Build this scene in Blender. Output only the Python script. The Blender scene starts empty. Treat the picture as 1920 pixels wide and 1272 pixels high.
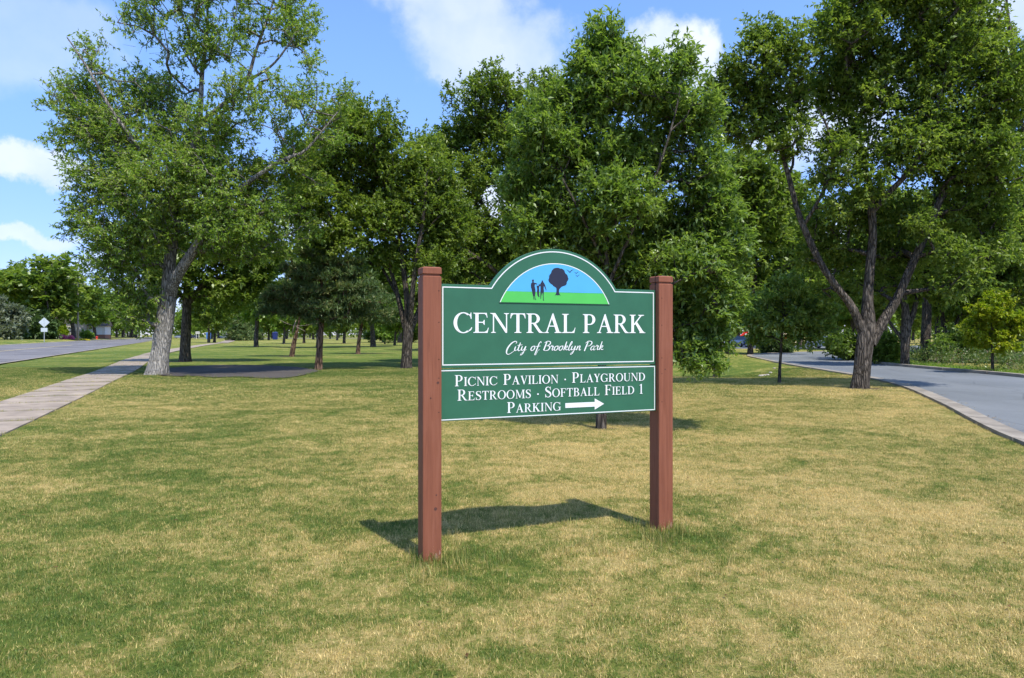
import bpy, bmesh, math
import numpy as np
from mathutils import Vector, Matrix
R = math.radians
scene = bpy.context.scene
COL = scene.collection

# ------------------------------------------------------------------ camera
EYE = 1.65
FPX = 1280.0
cam = bpy.data.objects.new('camera', bpy.data.cameras.new('camera'))
COL.objects.link(cam)
cam.location = (0, 0, EYE)
cam.rotation_euler = (R(90), 0, 0)
cam.data.sensor_width = 36
cam.data.lens = 24
cam.data.shift_y = -8 / 1920
cam.data.clip_start = 0.1
cam.data.clip_end = 6000
scene.camera = cam

# ------------------------------------------------------------------ light
SUN_EL = 61.0
sdx, sdy = 0.56, -0.83
sn = math.hypot(sdx, sdy)
sdir = Vector((sdx / sn * math.cos(R(SUN_EL)), sdy / sn * math.cos(R(SUN_EL)), math.sin(R(SUN_EL))))
sun_data = bpy.data.lights.new('sun', 'SUN')
sun_data.energy = 3.55
sun_data.angle = R(0.53)
sun_data.color = (1.0, 0.95, 0.86)
sun = bpy.data.objects.new('sun', sun_data)
COL.objects.link(sun)
sun.rotation_euler = sdir.to_track_quat('Z', 'Y').to_euler()
sun.location = (0, 0, 60)

scene.view_settings.view_transform = 'Standard'
scene.view_settings.look = 'None'
scene.view_settings.exposure = 0.74
scene.view_settings.gamma = 1.0
scene.view_settings.use_curve_mapping = False
scene.cycles.max_bounces = 12
scene.cycles.diffuse_bounces = 7
scene.cycles.transmission_bounces = 8
scene.cycles.use_adaptive_sampling = True
scene.cycles.adaptive_threshold = 0.015
scene.cycles.use_denoising = True
scene.cycles.sample_clamp_indirect = 4.0


class NT:
    """small node-tree helper"""
    def __init__(s, nt):
        s.nt = nt
    def n(s, typ, **kw):
        nd = s.nt.nodes.new(typ)
        for k, v in kw.items():
            if k.startswith('i_'):
                key = k[2:]
                key = int(key) if key.isdigit() else key.replace('_', ' ')
                s.set(nd.inputs[key], v)
            else:
                setattr(nd, k, v)
        return nd
    def set(s, sock, v):
        if isinstance(v, bpy.types.NodeSocket):
            s.nt.links.new(v, sock)
        else:
            sock.default_value = v
    def math(s, op, a, b=0.5, clamp=False):
        nd = s.nt.nodes.new('ShaderNodeMath')
        nd.operation = op
        nd.use_clamp = clamp
        s.set(nd.inputs[0], a)
        s.set(nd.inputs[1], b)
        return nd.outputs[0]
    def vmath(s, op, a, b=None):
        nd = s.nt.nodes.new('ShaderNodeVectorMath')
        nd.operation = op
        s.set(nd.inputs[0], a)
        if b is not None:
            s.set(nd.inputs[1], b)
        return nd
    def mix(s, fac, a, b, blend='MIX'):
        nd = s.nt.nodes.new('ShaderNodeMix')
        nd.data_type = 'RGBA'
        nd.blend_type = blend
        s.set(nd.inputs[0], fac)
        s.set(nd.inputs[6], a)
        s.set(nd.inputs[7], b)
        return nd.outputs[2]
    def ramp(s, fac, stops, interp='LINEAR'):
        nd = s.nt.nodes.new('ShaderNodeValToRGB')
        cr = nd.color_ramp
        cr.interpolation = interp
        while len(cr.elements) > 1:
            cr.elements.remove(cr.elements[-1])
        for i, (p, c) in enumerate(stops):
            e = cr.elements[0] if i == 0 else cr.elements.new(p)
            e.position = p
            e.color = c if len(c) == 4 else (*c, 1)
        s.set(nd.inputs[0], fac)
        return nd.outputs[0]
    def noise(s, vec, scale, detail=3, rough=0.5, dist=0.0):
        nd = s.nt.nodes.new('ShaderNodeTexNoise')
        if vec is not None:
            s.set(nd.inputs['Vector'], vec)
        nd.inputs['Scale'].default_value = scale
        nd.inputs['Detail'].default_value = detail
        nd.inputs['Roughness'].default_value = rough
        nd.inputs['Distortion'].default_value = dist
        return nd.outputs[0]
    def scaled(s, vec, sc):
        return s.vmath('MULTIPLY', vec, sc).outputs[0]


def g3(v):
    return (v, v, v, 1)

# ------------------------------------------------------------------ sky
world = bpy.data.worlds.new('World')
scene.world = world
world.use_nodes = True
wt = world.node_tree
wt.nodes.clear()
W_ = NT(wt)
sky = W_.n('ShaderNodeTexSky', sky_type='NISHITA')
sky.sun_disc = False
sky.sun_elevation = R(SUN_EL)
sky.sun_rotation = math.atan2(sdx, sdy)
sky.altitude = 260
sky.air_density = 1.0
sky.dust_density = 0.35
sky.ozone_density = 2.6
tc = W_.n('ShaderNodeTexCoord').outputs['Generated']
wn = wt.nodes.new('ShaderNodeTexNoise')
wn.inputs['Scale'].default_value = 9
wn.inputs['Detail'].default_value = 9
wn.inputs['Roughness'].default_value = 0.6
wt.links.new(tc, wn.inputs['Vector'])
warp = W_.vmath('SUBTRACT', wn.outputs['Color'], (0.5, 0.5, 0.5)).outputs[0]
wn2 = wt.nodes.new('ShaderNodeTexNoise')
wn2.inputs['Scale'].default_value = 3.5
wn2.inputs['Detail'].default_value = 3
wt.links.new(tc, wn2.inputs['Vector'])
warp2 = W_.vmath('SUBTRACT', wn2.outputs['Color'], (0.5, 0.5, 0.5)).outputs[0]
dw = W_.vmath('ADD', tc, W_.scaled(warp, (0.17, 0.17, 0.11))).outputs[0]
dw = W_.vmath('ADD', dw, W_.scaled(warp2, (0.12, 0.12, 0.05))).outputs[0]


def cdir(px, py):
    v = Vector(((px - 960) / FPX, 1, (628 - py) / FPX))
    return v.normalized()

# clouds: direction of the centre, half sizes, strength
CLOUDS = [((885, 50), 0.108, 0.10, 0.66), ((965, 95), 0.09, 0.06, 0.62), ((835, -20), 0.10, 0.08, 0.7), ((840, 130), 0.05, 0.05, 0.6),
          ((1255, 95), 0.06, 0.042, 1.0), ((1275, 130), 0.05, 0.03, 0.9), ((40, 305), 0.085, 0.022, 0.8), ((105, 325), 0.065, 0.017, 0.65),
          ((30, 426), 0.07, 0.014, 0.65), ((20, 60), 0.10, 0.075, 0.34), ((150, 490), 0.05, 0.016, 0.4),
          ((1560, 230), 0.10, 0.07, 0.8), ((1850, 10), 0.07, 0.06, 0.7), ((1640, 470), 0.1, 0.05, 0.7), ((560, 430), 0.05, 0.03, 0.6),
          ((960, 380), 0.10, 0.05, 0.8), ((2500, 200), 0.14, 0.08, 0.7), ((-1300, 200), 0.12, 0.08, 0.7)]
mask = None
for (c, rx, ry, st) in CLOUDS:
    d = cdir(*c)
    sub = W_.vmath('SUBTRACT', dw, tuple(d)).outputs[0]
    sc = W_.scaled(sub, (1 / rx, 1 / rx, 1 / ry))
    ln = W_.vmath('LENGTH', sc).outputs['Value']
    mr = W_.n('ShaderNodeMapRange', interpolation_type='SMOOTHSTEP')
    W_.set(mr.inputs[0], ln)
    mr.inputs[1].default_value = 1.12
    mr.inputs[2].default_value = 0.58
    mr.inputs[3].default_value = 0
    mr.inputs[4].default_value = st
    mask = mr.outputs[0] if mask is None else W_.math('MAXIMUM', mask, mr.outputs[0])
# scattered cumulus over the rest of the dome (behind and above the viewer)
bn = W_.noise(tc, 3.0, 7, 0.55)
sep = W_.n('ShaderNodeSeparateXYZ')
W_.set(sep.inputs[0], tc)
back = W_.n('ShaderNodeMapRange')
W_.set(back.inputs[0], sep.outputs[1])
back.inputs[1].default_value = 0.45
back.inputs[2].default_value = 0.1
bm_ = W_.n('ShaderNodeMapRange', interpolation_type='SMOOTHSTEP')
W_.set(bm_.inputs[0], bn)
bm_.inputs[1].default_value = 0.54
bm_.inputs[2].default_value = 0.66
bm_.inputs[4].default_value = 0.8
mask = W_.math('MAXIMUM', mask, W_.math('MULTIPLY', back.outputs[0], bm_.outputs[0]))
hs = W_.n('ShaderNodeHueSaturation')
hs.inputs['Saturation'].default_value = 1.06
hs.inputs['Value'].default_value = 1.0
W_.set(hs.inputs['Color'], sky.outputs[0])
skyc = W_.mix(1.0, hs.outputs[0], (0.86, 0.98, 1.16, 1), 'MULTIPLY')
skyc = W_.mix(1.0, skyc, (0.20, 0.26, 0.42, 1), 'ADD')
sepz = W_.n('ShaderNodeSeparateXYZ')
W_.set(sepz.inputs[0], tc)
hz = W_.n('ShaderNodeMapRange', interpolation_type='SMOOTHSTEP')
W_.set(hz.inputs[0], sepz.outputs[2])
hz.inputs[1].default_value = 0.0
hz.inputs[2].default_value = 0.42
skyc = W_.mix(hz.outputs[0], W_.mix(1.0, skyc, (0.60, 0.55, 0.72, 1), 'MULTIPLY'), skyc)
# thin milky veil near the horizon
cl_sh = W_.noise(W_.vmath('ADD', tc, (0, 0, 0.03)).outputs[0], 14, 4, 0.5)
ccol = W_.ramp(cl_sh, [(0.3, (3.2, 3.75, 4.6)), (0.62, (4.2, 4.5, 5.0))])
skyc = W_.mix(mask, skyc, ccol)
bg = W_.n('ShaderNodeBackground')
W_.set(bg.inputs[0], skyc)
bg.inputs[1].default_value = 0.145
wo = W_.n('ShaderNodeOutputWorld')
wt.links.new(bg.outputs[0], wo.inputs[0])
try:
    world.cycles.sampling_method = 'MANUAL'
    world.cycles.sample_map_resolution = 512
except Exception:
    pass

# ------------------------------------------------------------------ helpers
def tag(o, label=None, cat=None, group=None, kind=None):
    if label: o['label'] = label
    if cat: o['category'] = cat
    if group: o['group'] = group
    if kind: o['kind'] = kind
    return o


def empty(name, loc, rz=0.0):
    o = bpy.data.objects.new(name, None)
    o.empty_display_size = 0.2
    o.location = loc
    o.rotation_euler = (0, 0, rz)
    COL.objects.link(o)
    return o


def link_mesh(name, me, parent=None, mats=()):
    o = bpy.data.objects.new(name, me)
    COL.objects.link(o)
    for m in mats:
        if m.name not in [x.name for x in me.materials if x]:
            me.materials.append(m)
    if parent: o.parent = parent
    return o


def fast_mesh(name, V, F, attrs=None, smooth=False):
    """V (n,3); F (m,k) one polygon size; attrs: point float attributes"""
    V = np.asarray(V, dtype=np.float32)
    F = np.asarray(F, dtype=np.int32)
    me = bpy.data.meshes.new(name)
    m, k = F.shape
    me.vertices.add(len(V))
    me.vertices.foreach_set('co', V.ravel())
    me.loops.add(m * k)
    me.loops.foreach_set('vertex_index', F.ravel())
    me.polygons.add(m)
    me.polygons.foreach_set('loop_start', np.arange(0, m * k, k, dtype=np.int32))
    if smooth:
        me.polygons.foreach_set('use_smooth', np.ones(m, dtype=bool))
    me.update(calc_edges=True)
    if attrs:
        for an, av in attrs.items():
            a = me.attributes.new(an, 'FLOAT', 'POINT')
            a.data.foreach_set('value', np.asarray(av, dtype=np.float32))
    return me


def from_lists(name, V, F, smooth=False):
    me = bpy.data.meshes.new(name)
    me.from_pydata([tuple(v) for v in V], [], F)
    if smooth:
        for p in me.polygons: p.use_smooth = True
    me.update()
    return me


class MB:
    """mesh builder of simple solids"""
    def __init__(s):
        s.V, s.F = [], []
    def box(s, x0, x1, y0, y1, z0, z1):
        b = len(s.V)
        s.V += [(x0, y0, z0), (x1, y0, z0), (x1, y1, z0), (x0, y1, z0), (x0, y0, z1), (x1, y0, z1), (x1, y1, z1), (x0, y1, z1)]
        s.F += [[b + i for i in f] for f in ((0, 3, 2, 1), (4, 5, 6, 7), (0, 1, 5, 4), (1, 2, 6, 5), (2, 3, 7, 6), (3, 0, 4, 7))]
        return s
    def rings(s, rings, caps=True):
        b = len(s.V)
        k = len(rings[0])
        for r in rings: s.V += [tuple(p) for p in r]
        for i in range(len(rings) - 1):
            for j in range(k):
                a = b + i * k + j
                c = b + i * k + (j + 1) % k
                s.F.append([a, c, c + k, a + k])
        if caps:
            s.F.append([b + j for j in range(k)][::-1])
            s.F.append([b + (len(rings) - 1) * k + j for j in range(k)])
        return s
    def tube(s, pts, rads, k=8, caps=True):
        pts = [Vector(p) for p in pts]
        if not hasattr(rads, '__len__'): rads = [rads] * len(pts)
        out = []
        up = Vector((0, 0, 1))
        prev = None
        for i, p in enumerate(pts):
            t = (pts[min(i + 1, len(pts) - 1)] - pts[max(i - 1, 0)]).normalized()
            if prev is None:
                a = t.cross(Vector((1, 0, 0)) if abs(t.x) < 0.8 else Vector((0, 1, 0))).normalized()
            else:
                a = (prev - t * prev.dot(t)).normalized()
            prev = a
            b = t.cross(a)
            out.append([p + (a * math.cos(2 * math.pi * j / k) + b * math.sin(2 * math.pi * j / k)) * rads[i] for j in range(k)])
        return s.rings(out, caps)
    def lathe(s, prof, k=16, cx=0, cy=0, cz=0):
        return s.rings([[(cx + r * math.cos(2 * math.pi * j / k), cy + r * math.sin(2 * math.pi * j / k), cz + z) for j in range(k)] for r, z in prof])
    def build(s, name, mat, parent=None, smooth=False, bevel=0):
        me = from_lists(name, s.V, s.F, smooth)
        me.materials.append(mat)
        o = link_mesh(name, me, parent)
        if bevel:
            m = o.modifiers.new('bevel', 'BEVEL')
            m.width = bevel
            m.segments = 2
            m.limit_method = 'ANGLE'
        return o


# ------------------------------------------------------------------ materials
def new_mat(name):
    m = bpy.data.materials.new(name)
    m.use_nodes = True
    m.node_tree.nodes.clear()
    t = NT(m.node_tree)
    out = t.n('ShaderNodeOutputMaterial')
    return m, t, out


def principled(t, out, color, rough=0.6, spec=0.5, metal=0.0, bump=None, bump_s=0.3, bump_d=0.01):
    p = t.n('ShaderNodeBsdfPrincipled')
    t.set(p.inputs['Base Color'], color)
    t.set(p.inputs['Roughness'], rough)
    p.inputs['Specular IOR Level'].default_value = spec
    p.inputs['Metallic'].default_value = metal
    if bump is not None:
        b = t.n('ShaderNodeBump')
        b.inputs['Strength'].default_value = bump_s
        b.inputs['Distance'].default_value = bump_d
        t.set(b.inputs['Height'], bump)
        t.set(p.inputs['Normal'], b.outputs[0])
    t.nt.links.new(p.outputs[0], out.inputs[0])
    return p


def paint_mat(name, col, rough=0.5, var=0.08, scale=6, metal=0.0, spec=0.4, stretch=(1, 1, 1), bump=0.0):
    m, t, out = new_mat(name)
    oc = t.n('ShaderNodeTexCoord').outputs['Object']
    v = t.scaled(oc, stretch)
    nz = t.noise(v, scale, 5, 0.6)
    c2 = tuple(c * (1 - var * 2) for c in col)
    c1 = tuple(min(1, c * (1 + var * 2)) for c in col)
    c = t.ramp(nz, [(0.3, c2), (0.7, c1)])
    fine = t.noise(v, scale * 14, 3, 0.6)
    principled(t, out, c, rough, spec, metal, fine if bump else None, bump, 0.002)
    return m


def lawn_color(t):
    """green turf with straw patches, driven by the position on the ground"""
    pos = t.n('ShaderNodeNewGeometry').outputs['Position']
    sp = t.n('ShaderNodeSeparateXYZ')
    t.set(sp.inputs[0], pos)
    flat = t.n('ShaderNodeCombineXYZ')
    t.set(flat.inputs[0], sp.outputs[0])
    t.set(flat.inputs[1], sp.outputs[1])
    p2 = t.scaled(flat.outputs[0], (0.8, 1.0, 1))
    big = t.noise(p2, 0.16, 2, 0.5, 0.4)
    mid = t.noise(p2, 1.15, 5, 0.65, 0.9)
    sml = t.noise(flat.outputs[0], 5.5, 3, 0.6)
    s = t.math('ADD', t.math('MULTIPLY', big, 0.62), t.math('MULTIPLY', mid, 0.95))
    s = t.math('ADD', s, t.math('MULTIPLY', sml, 0.70))
    s = t.math('ADD', s, -0.512)
    s = t.math('ADD', s, t.math('MULTIPLY', t.math('SUBTRACT', t.noise(flat.outputs[0], 17.0, 2, 0.6), 0.5), 0.50))
    # the lawn is drier to the right and in the open middle, greener under the trees
    x = t.n('ShaderNodeMapRange')
    t.set(x.inputs[0], sp.outputs[0])
    x.inputs[1].default_value = -3.5
    x.inputs[2].default_value = 3.5
    x.inputs[3].default_value = -0.06
    x.inputs[4].default_value = 0.07
    y = t.n('ShaderNodeMapRange')
    t.set(y.inputs[0], sp.outputs[1])
    y.inputs[1].default_value = 17
    y.inputs[2].default_value = 30
    y.inputs[3].default_value = 0.05
    y.inputs[4].default_value = -0.085
    y2 = t.n('ShaderNodeMapRange')
    t.set(y2.inputs[0], sp.outputs[1])
    y2.inputs[1].default_value = 60
    y2.inputs[2].default_value = 140
    y2.inputs[3].default_value = 0
    y2.inputs[4].default_value = 0.13
    s = t.math('ADD', s, x.outputs[0])
    s = t.math('ADD', s, y.outputs[0])
    s = t.math('ADD', s, y2.outputs[0])
    # greener rings round the two sign posts and near the kerb strip
    for (cx, cy, rr, am) in ((-0.55, 4.75, 1.0, 0.14), (1.33, 5.6, 0.8, 0.16), (-3.0, 3.2, 2.2, 0.12), (9.5, 33, 7, 0.2), (1.6, 12, 2.2, -0.1),
                             (2.4, 8.2, 2.6, -0.07), (0.4, 3.2, 1.2, 0.05), (2.1, 3.7, 1.3, -0.10), (-1.0, 3.35, 0.7, -0.07), (3.6, 6.5, 1.8, -0.06), (1.0, 9.5, 2.4, -0.05)):
        dd = t.vmath('DISTANCE', flat.outputs[0], (cx, cy, 0)).outputs['Value']
        mr = t.n('ShaderNodeMapRange', interpolation_type='SMOOTHSTEP')
        t.set(mr.inputs[0], dd)
        mr.inputs[1].default_value = 0
        mr.inputs[2].default_value = rr
        mr.inputs[3].default_value = -am
        mr.inputs[4].default_value = 0
        s = t.math('ADD', s, mr.outputs[0])
    return s, flat.outputs[0], sp


def worn_soil(t, flat, c):
    """bare brown earth ringed round trunk feet"""
    f = None
    nz = t.noise(flat, 4.5, 4, 0.7)
    for (cx, cy, rr) in ((-14.7, 28.1, 1.25), (-20.3, 41.8, 1.2), (-5.2, 33.5, 1.2), (-9.2, 32.2, 1.3), (1.57, 12.0, 0.42), (10.8, 20.9, 0.95), (9.28, 23.6, 0.35), (-17, 51.6, 1.1), (-13.2, 58.7, 1.1)):
        dd = t.vmath('DISTANCE', flat, (cx, cy, 0)).outputs['Value']
        q = t.math('SUBTRACT', 1.0, t.math('DIVIDE', dd, rr), True)
        f = q if f is None else t.math('MAXIMUM', f, q)
    m_ = t.ramp(t.math('ADD', f, t.math('MULTIPLY', nz, 0.5)), [(0.48, g3(0)), (0.72, g3(0.85))])
    return t.mix(m_, c, (0.115, 0.085, 0.055, 1))


GREEN_A, GREEN_B = (0.055, 0.125, 0.020), (0.115, 0.185, 0.038)
STRAW_A, STRAW_B = (0.24, 0.215, 0.075), (0.43, 0.345, 0.145)


def make_lawn_mat():
    m, t, out = new_mat('lawn_soil')
    s, flat, sp = lawn_color(t)
    fine = t.noise(flat, 34, 4, 0.7)
    s2 = t.math('ADD', s, t.math('MULTIPLY', t.math('SUBTRACT', fine, 0.5), 0.22))
    c = t.ramp(s2, [(0.38, (0.100, 0.155, 0.028)), (0.55, (0.175, 0.212, 0.040)), (0.67, (0.300, 0.280, 0.076)), (0.84, (0.50, 0.39, 0.145))])
    c = worn_soil(t, flat, c)
    tiny = t.noise(flat, 160, 3, 0.7)
    # thatch and soil between the blades, seen only close by
    near = t.n('ShaderNodeMapRange')
    t.set(near.inputs[0], sp.outputs[1])
    near.inputs[1].default_value = 8
    near.inputs[2].default_value = 30
    k = t.ramp(tiny, [(0.3, g3(0.62)), (0.7, g3(1.08))])
    c = t.mix(1.0, c, k, 'MULTIPLY')
    principled(t, out, c, 0.95, 0.1, 0, t.noise(flat, 60, 4, 0.7), 0.8, 0.05)
    return m


def make_blade_mat():
    m, t, out = new_mat('grass_blade')
    s, flat, sp = lawn_color(t)
    at = t.n('ShaderNodeAttribute', attribute_name='tint').outputs['Fac']
    s2 = t.math('ADD', s, t.math('MULTIPLY', t.math('SUBTRACT', at, 0.5), 0.50))
    c = t.ramp(s2, [(0.34, (0.110, 0.185, 0.030)), (0.53, (0.225, 0.275, 0.050)), (0.65, (0.40, 0.365, 0.100)), (0.78, (0.68, 0.52, 0.195)), (1.0, (0.82, 0.65, 0.29))])
    lum = t.math('FRACT', t.math('MULTIPLY', at, 37.7))
    c = t.mix(1.0, c, t.ramp(lum, [(0.0, g3(0.62)), (0.7, g3(1.05)), (1.0, g3(1.45))]), 'MULTIPLY')
    d = t.n('ShaderNodeBsdfDiffuse')
    t.set(d.inputs[0], c)
    tr = t.n('ShaderNodeBsdfTranslucent')
    t.set(tr.inputs[0], c)
    g = t.n('ShaderNodeBsdfGlossy')
    g.inputs[0].default_value = (1, 1, 1, 1)
    g.inputs[1].default_value = 0.5
    a = t.n('ShaderNodeMixShader', i_0=0.42)
    t.nt.links.new(d.outputs[0], a.inputs[1])
    t.nt.links.new(tr.outputs[0], a.inputs[2])
    b = t.n('ShaderNodeMixShader', i_0=0.02)
    t.nt.links.new(a.outputs[0], b.inputs[1])
    t.nt.links.new(g.outputs[0], b.inputs[2])
    t.nt.links.new(b.outputs[0], out.inputs[0])
    return m


def leaf_mat(name, stops, trans=0.38, gloss=0.06, grough=0.38):
    m, t, out = new_mat(name)
    at = t.n('ShaderNodeAttribute', attribute_name='tint').outputs['Fac']
    c = t.ramp(at, stops)
    ct = t.mix(1.0, c, (1.35, 1.45, 0.75, 1), 'MULTIPLY')
    d = t.n('ShaderNodeBsdfDiffuse')
    t.set(d.inputs[0], c)
    tr = t.n('ShaderNodeBsdfTranslucent')
    t.set(tr.inputs[0], ct)
    g = t.n('ShaderNodeBsdfGlossy')
    g.inputs[0].default_value = (0.55, 0.6, 0.5, 1)
    g.inputs[1].default_value = grough
    a = t.n('ShaderNodeMixShader', i_0=trans)
    t.nt.links.new(d.outputs[0], a.inputs[1])
    t.nt.links.new(tr.outputs[0], a.inputs[2])
    b = t.n('ShaderNodeMixShader', i_0=gloss)
    t.nt.links.new(a.outputs[0], b.inputs[1])
    t.nt.links.new(g.outputs[0], b.inputs[2])
    t.nt.links.new(b.outputs[0], out.inputs[0])
    return m


def bark_mat(name, dark, light, scale=9, contrast=(0.35, 0.65), pale_below=None, bump=0.9):
    m, t, out = new_mat(name)
    oc = t.n('ShaderNodeTexCoord').outputs['Object']
    v = t.scaled(oc, (1, 1, 0.16))
    vo = t.n('ShaderNodeTexVoronoi', feature='DISTANCE_TO_EDGE')
    warp = t.n('ShaderNodeTexNoise')
    t.set(warp.inputs['Vector'], v)
    warp.inputs['Scale'].default_value = scale * 0.8
    wv = t.vmath('ADD', v, t.scaled(warp.outputs['Color'], (0.12, 0.12, 0.12))).outputs[0]
    t.set(vo.inputs['Vector'], wv)
    vo.inputs['Scale'].default_value = scale
    edge = vo.outputs['Distance']
    nz = t.noise(v, scale * 2.2, 6, 0.7)
    hgt = t.math('ADD', t.math('MULTIPLY', edge, 1.5), t.math('MULTIPLY', nz, 0.62))
    c = t.ramp(hgt, [(contrast[0] - 0.02, tuple(x * 0.7 for x in dark)), (contrast[1], light), (contrast[1] + 0.2, tuple(x * 1.2 for x in light))])
    lich = t.noise(oc, 3.0, 5, 0.65)
    c = t.mix(t.ramp(lich, [(0.52, g3(0)), (0.66, g3(0.55))]), c, tuple(min(1, x * 1.25) for x in light) + (1,))
    if pale_below:
        h0, pcol = pale_below
        sp = t.n('ShaderNodeSeparateXYZ')
        t.set(sp.inputs[0], oc)
        zz = t.math('ADD', sp.outputs[2], t.math('MULTIPLY', t.math('SUBTRACT', lich, 0.5), 2.6))
        f = t.n('ShaderNodeMapRange')
        t.set(f.inputs[0], zz)
        f.inputs[1].default_value = h0 * 1.4
        f.inputs[2].default_value = h0 * 0.6
        pc = t.ramp(hgt, [(0.25, tuple(x * 0.30 for x in pcol)), (0.62, pcol)])
        c = t.mix(f.outputs[0], c, pc)
    principled(t, out, c, 0.92, 0.15, 0, hgt, bump, 0.09)
    return m


M = {}
M['lawn'] = make_lawn_mat()
M['blade'] = make_blade_mat()
M['leaf_ash'] = leaf_mat('leaf_ash', [(0.0, (0.105, 0.165, 0.026)), (0.5, (0.170, 0.275, 0.042)), (0.85, (0.245, 0.350, 0.06)), (1.0, (0.31, 0.36, 0.09))], 0.45, 0.035)
M['leaf_mid'] = leaf_mat('leaf_mid', [(0.0, (0.095, 0.165, 0.030)), (0.5, (0.165, 0.250, 0.045)), (1.0, (0.26, 0.34, 0.08))], 0.5, 0.06, 0.40)
M['leaf_dark'] = leaf_mat('leaf_dark', [(0.0, (0.085, 0.140, 0.024)), (0.5, (0.150, 0.220, 0.036)), (1.0, (0.25, 0.31, 0.06))], 0.5, 0.04)
M['leaf_lime'] = leaf_mat('leaf_lime', [(0.0, (0.14, 0.22, 0.012)), (0.5, (0.25, 0.32, 0.016)), (1.0, (0.38, 0.38, 0.03))], 0.4, 0.04)
M['leaf_weed'] = leaf_mat('leaf_weed', [(0.0, (0.045, 0.095, 0.02)), (0.55, (0.11, 0.17, 0.05)), (0.85, (0.19, 0.21, 0.085)), (1.0, (0.27, 0.20, 0.17))], 0.35, 0.05)
M['leaf_silver'] = leaf_mat('leaf_silver', [(0.0, (0.10, 0.13, 0.08)), (1.0, (0.24, 0.26, 0.18))], 0.3, 0.05)
M['needle'] = leaf_mat('needle', [(0.0, (0.070, 0.120, 0.040)), (0.6, (0.130, 0.195, 0.075)), (1.0, (0.24, 0.25, 0.10))], 0.35, 0.03)
M['bark_ash'] = bark_mat('bark_ash', (0.09, 0.078, 0.065), (0.34, 0.31, 0.27), 13, pale_below=(2.1, (0.50, 0.455, 0.39)))
M['bark_dark'] = bark_mat('bark_dark', (0.035, 0.028, 0.022), (0.14, 0.115, 0.09), 13)
M['bark_grey'] = bark_mat('bark_grey', (0.045, 0.038, 0.031), (0.155, 0.130, 0.105), 13)
M['bark_pine'] = bark_mat('bark_pine', (0.05, 0.032, 0.022), (0.24, 0.15, 0.10), 9)
M['dead_wood'] = paint_mat('dead_wood', (0.30, 0.25, 0.20), 0.9, 0.15, 8)


def asphalt(name, base, patch, seed=0.0, aggr=1.0):
    m, t, out = new_mat(name)
    pos = t.n('ShaderNodeNewGeometry').outputs['Position']
    p = t.vmath('ADD', pos, (seed, seed, 0)).outputs[0]
    big = t.noise(t.scaled(p, (1, 0.35, 1)), 0.35, 4, 0.6, 0.3)
    fine = t.noise(p, 90, 3, 0.8)
    c = t.ramp(big, [(0.35, patch), (0.60, base)])
    c = t.mix(1.0, c, t.ramp(fine, [(0.3, g3(1 - 0.30 * aggr)), (0.7, g3(1 + 0.22 * aggr))]), 'MULTIPLY')
    vo = t.n('ShaderNodeTexVoronoi', feature='DISTANCE_TO_EDGE')
    t.set(vo.inputs['Vector'], t.vmath('ADD', p, t.scaled(t.n('ShaderNodeTexNoise', i_Scale=1.2).outputs['Color'], (1.5, 1.5, 0))).outputs[0])
    vo.inputs['Scale'].default_value = 0.33
    cr = t.ramp(vo.outputs['Distance'], [(0.0, g3(0.62)), (0.012, g3(1.0))])
    c = t.mix(0.7, c, t.mix(1.0, c, cr, 'MULTIPLY'))
    principled(t, out, c, 0.85, 0.25, 0, fine, 0.5, 0.008)
    return m


M['road_right'] = asphalt('asphalt_blue_grey', (0.185, 0.198, 0.208), (0.145, 0.157, 0.166))
M['road_left'] = asphalt('asphalt_worn', (0.20, 0.19, 0.19), (0.115, 0.11, 0.115), 31.0)
M['pad'] = asphalt('asphalt_old_pad', (0.085, 0.072, 0.062), (0.045, 0.039, 0.034), 77.0)
M['concrete'] = paint_mat('concrete', (0.295, 0.238, 0.182), 0.9, 0.18, 1.4, bump=0.5)
M['curb'] = paint_mat('kerb_concrete', (0.27, 0.235, 0.19), 0.9, 0.18, 1.2, bump=0.6)
M['yellow_line'] = paint_mat('yellow_road_paint', (0.42, 0.34, 0.16), 0.8, 0.2, 3)
M['sign_green'] = paint_mat('sign_green_paint', (0.033, 0.134, 0.074), 0.42, 0.045, 5, spec=0.35, bump=0.06)
M['sign_white'] = paint_mat('sign_white_paint', (0.80, 0.81, 0.80), 0.45, 0.01, 8)
M['sign_sky'] = paint_mat('sign_blue_paint', (0.085, 0.40, 0.80), 0.45, 0.015, 6)
M['sign_grass'] = paint_mat('sign_lime_paint', (0.085, 0.50, 0.09), 0.45, 0.02, 6)
M['sign_navy'] = paint_mat('sign_navy_paint', (0.018, 0.020, 0.045), 0.5, 0.02, 6)


def post_mat():
    m, t, out = new_mat('post_red_brown_stain')
    oc = t.n('ShaderNodeTexCoord').outputs['Object']
    v = t.scaled(oc, (1, 1, 0.05))
    grain = t.noise(v, 42, 5, 0.65, 0.6)
    blot = t.noise(oc, 3.5, 4, 0.6)
    c = t.ramp(grain, [(0.30, (0.190, 0.062, 0.034)), (0.52, (0.243, 0.082, 0.044)), (0.75, (0.275, 0.100, 0.058))])
    c = t.mix(t.ramp(blot, [(0.5, g3(0)), (0.75, g3(0.25))]), c, (0.29, 0.118, 0.078, 1))
    principled(t, out, c, 0.62, 0.3, 0, grain, 0.35, 0.003)
    return m


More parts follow.
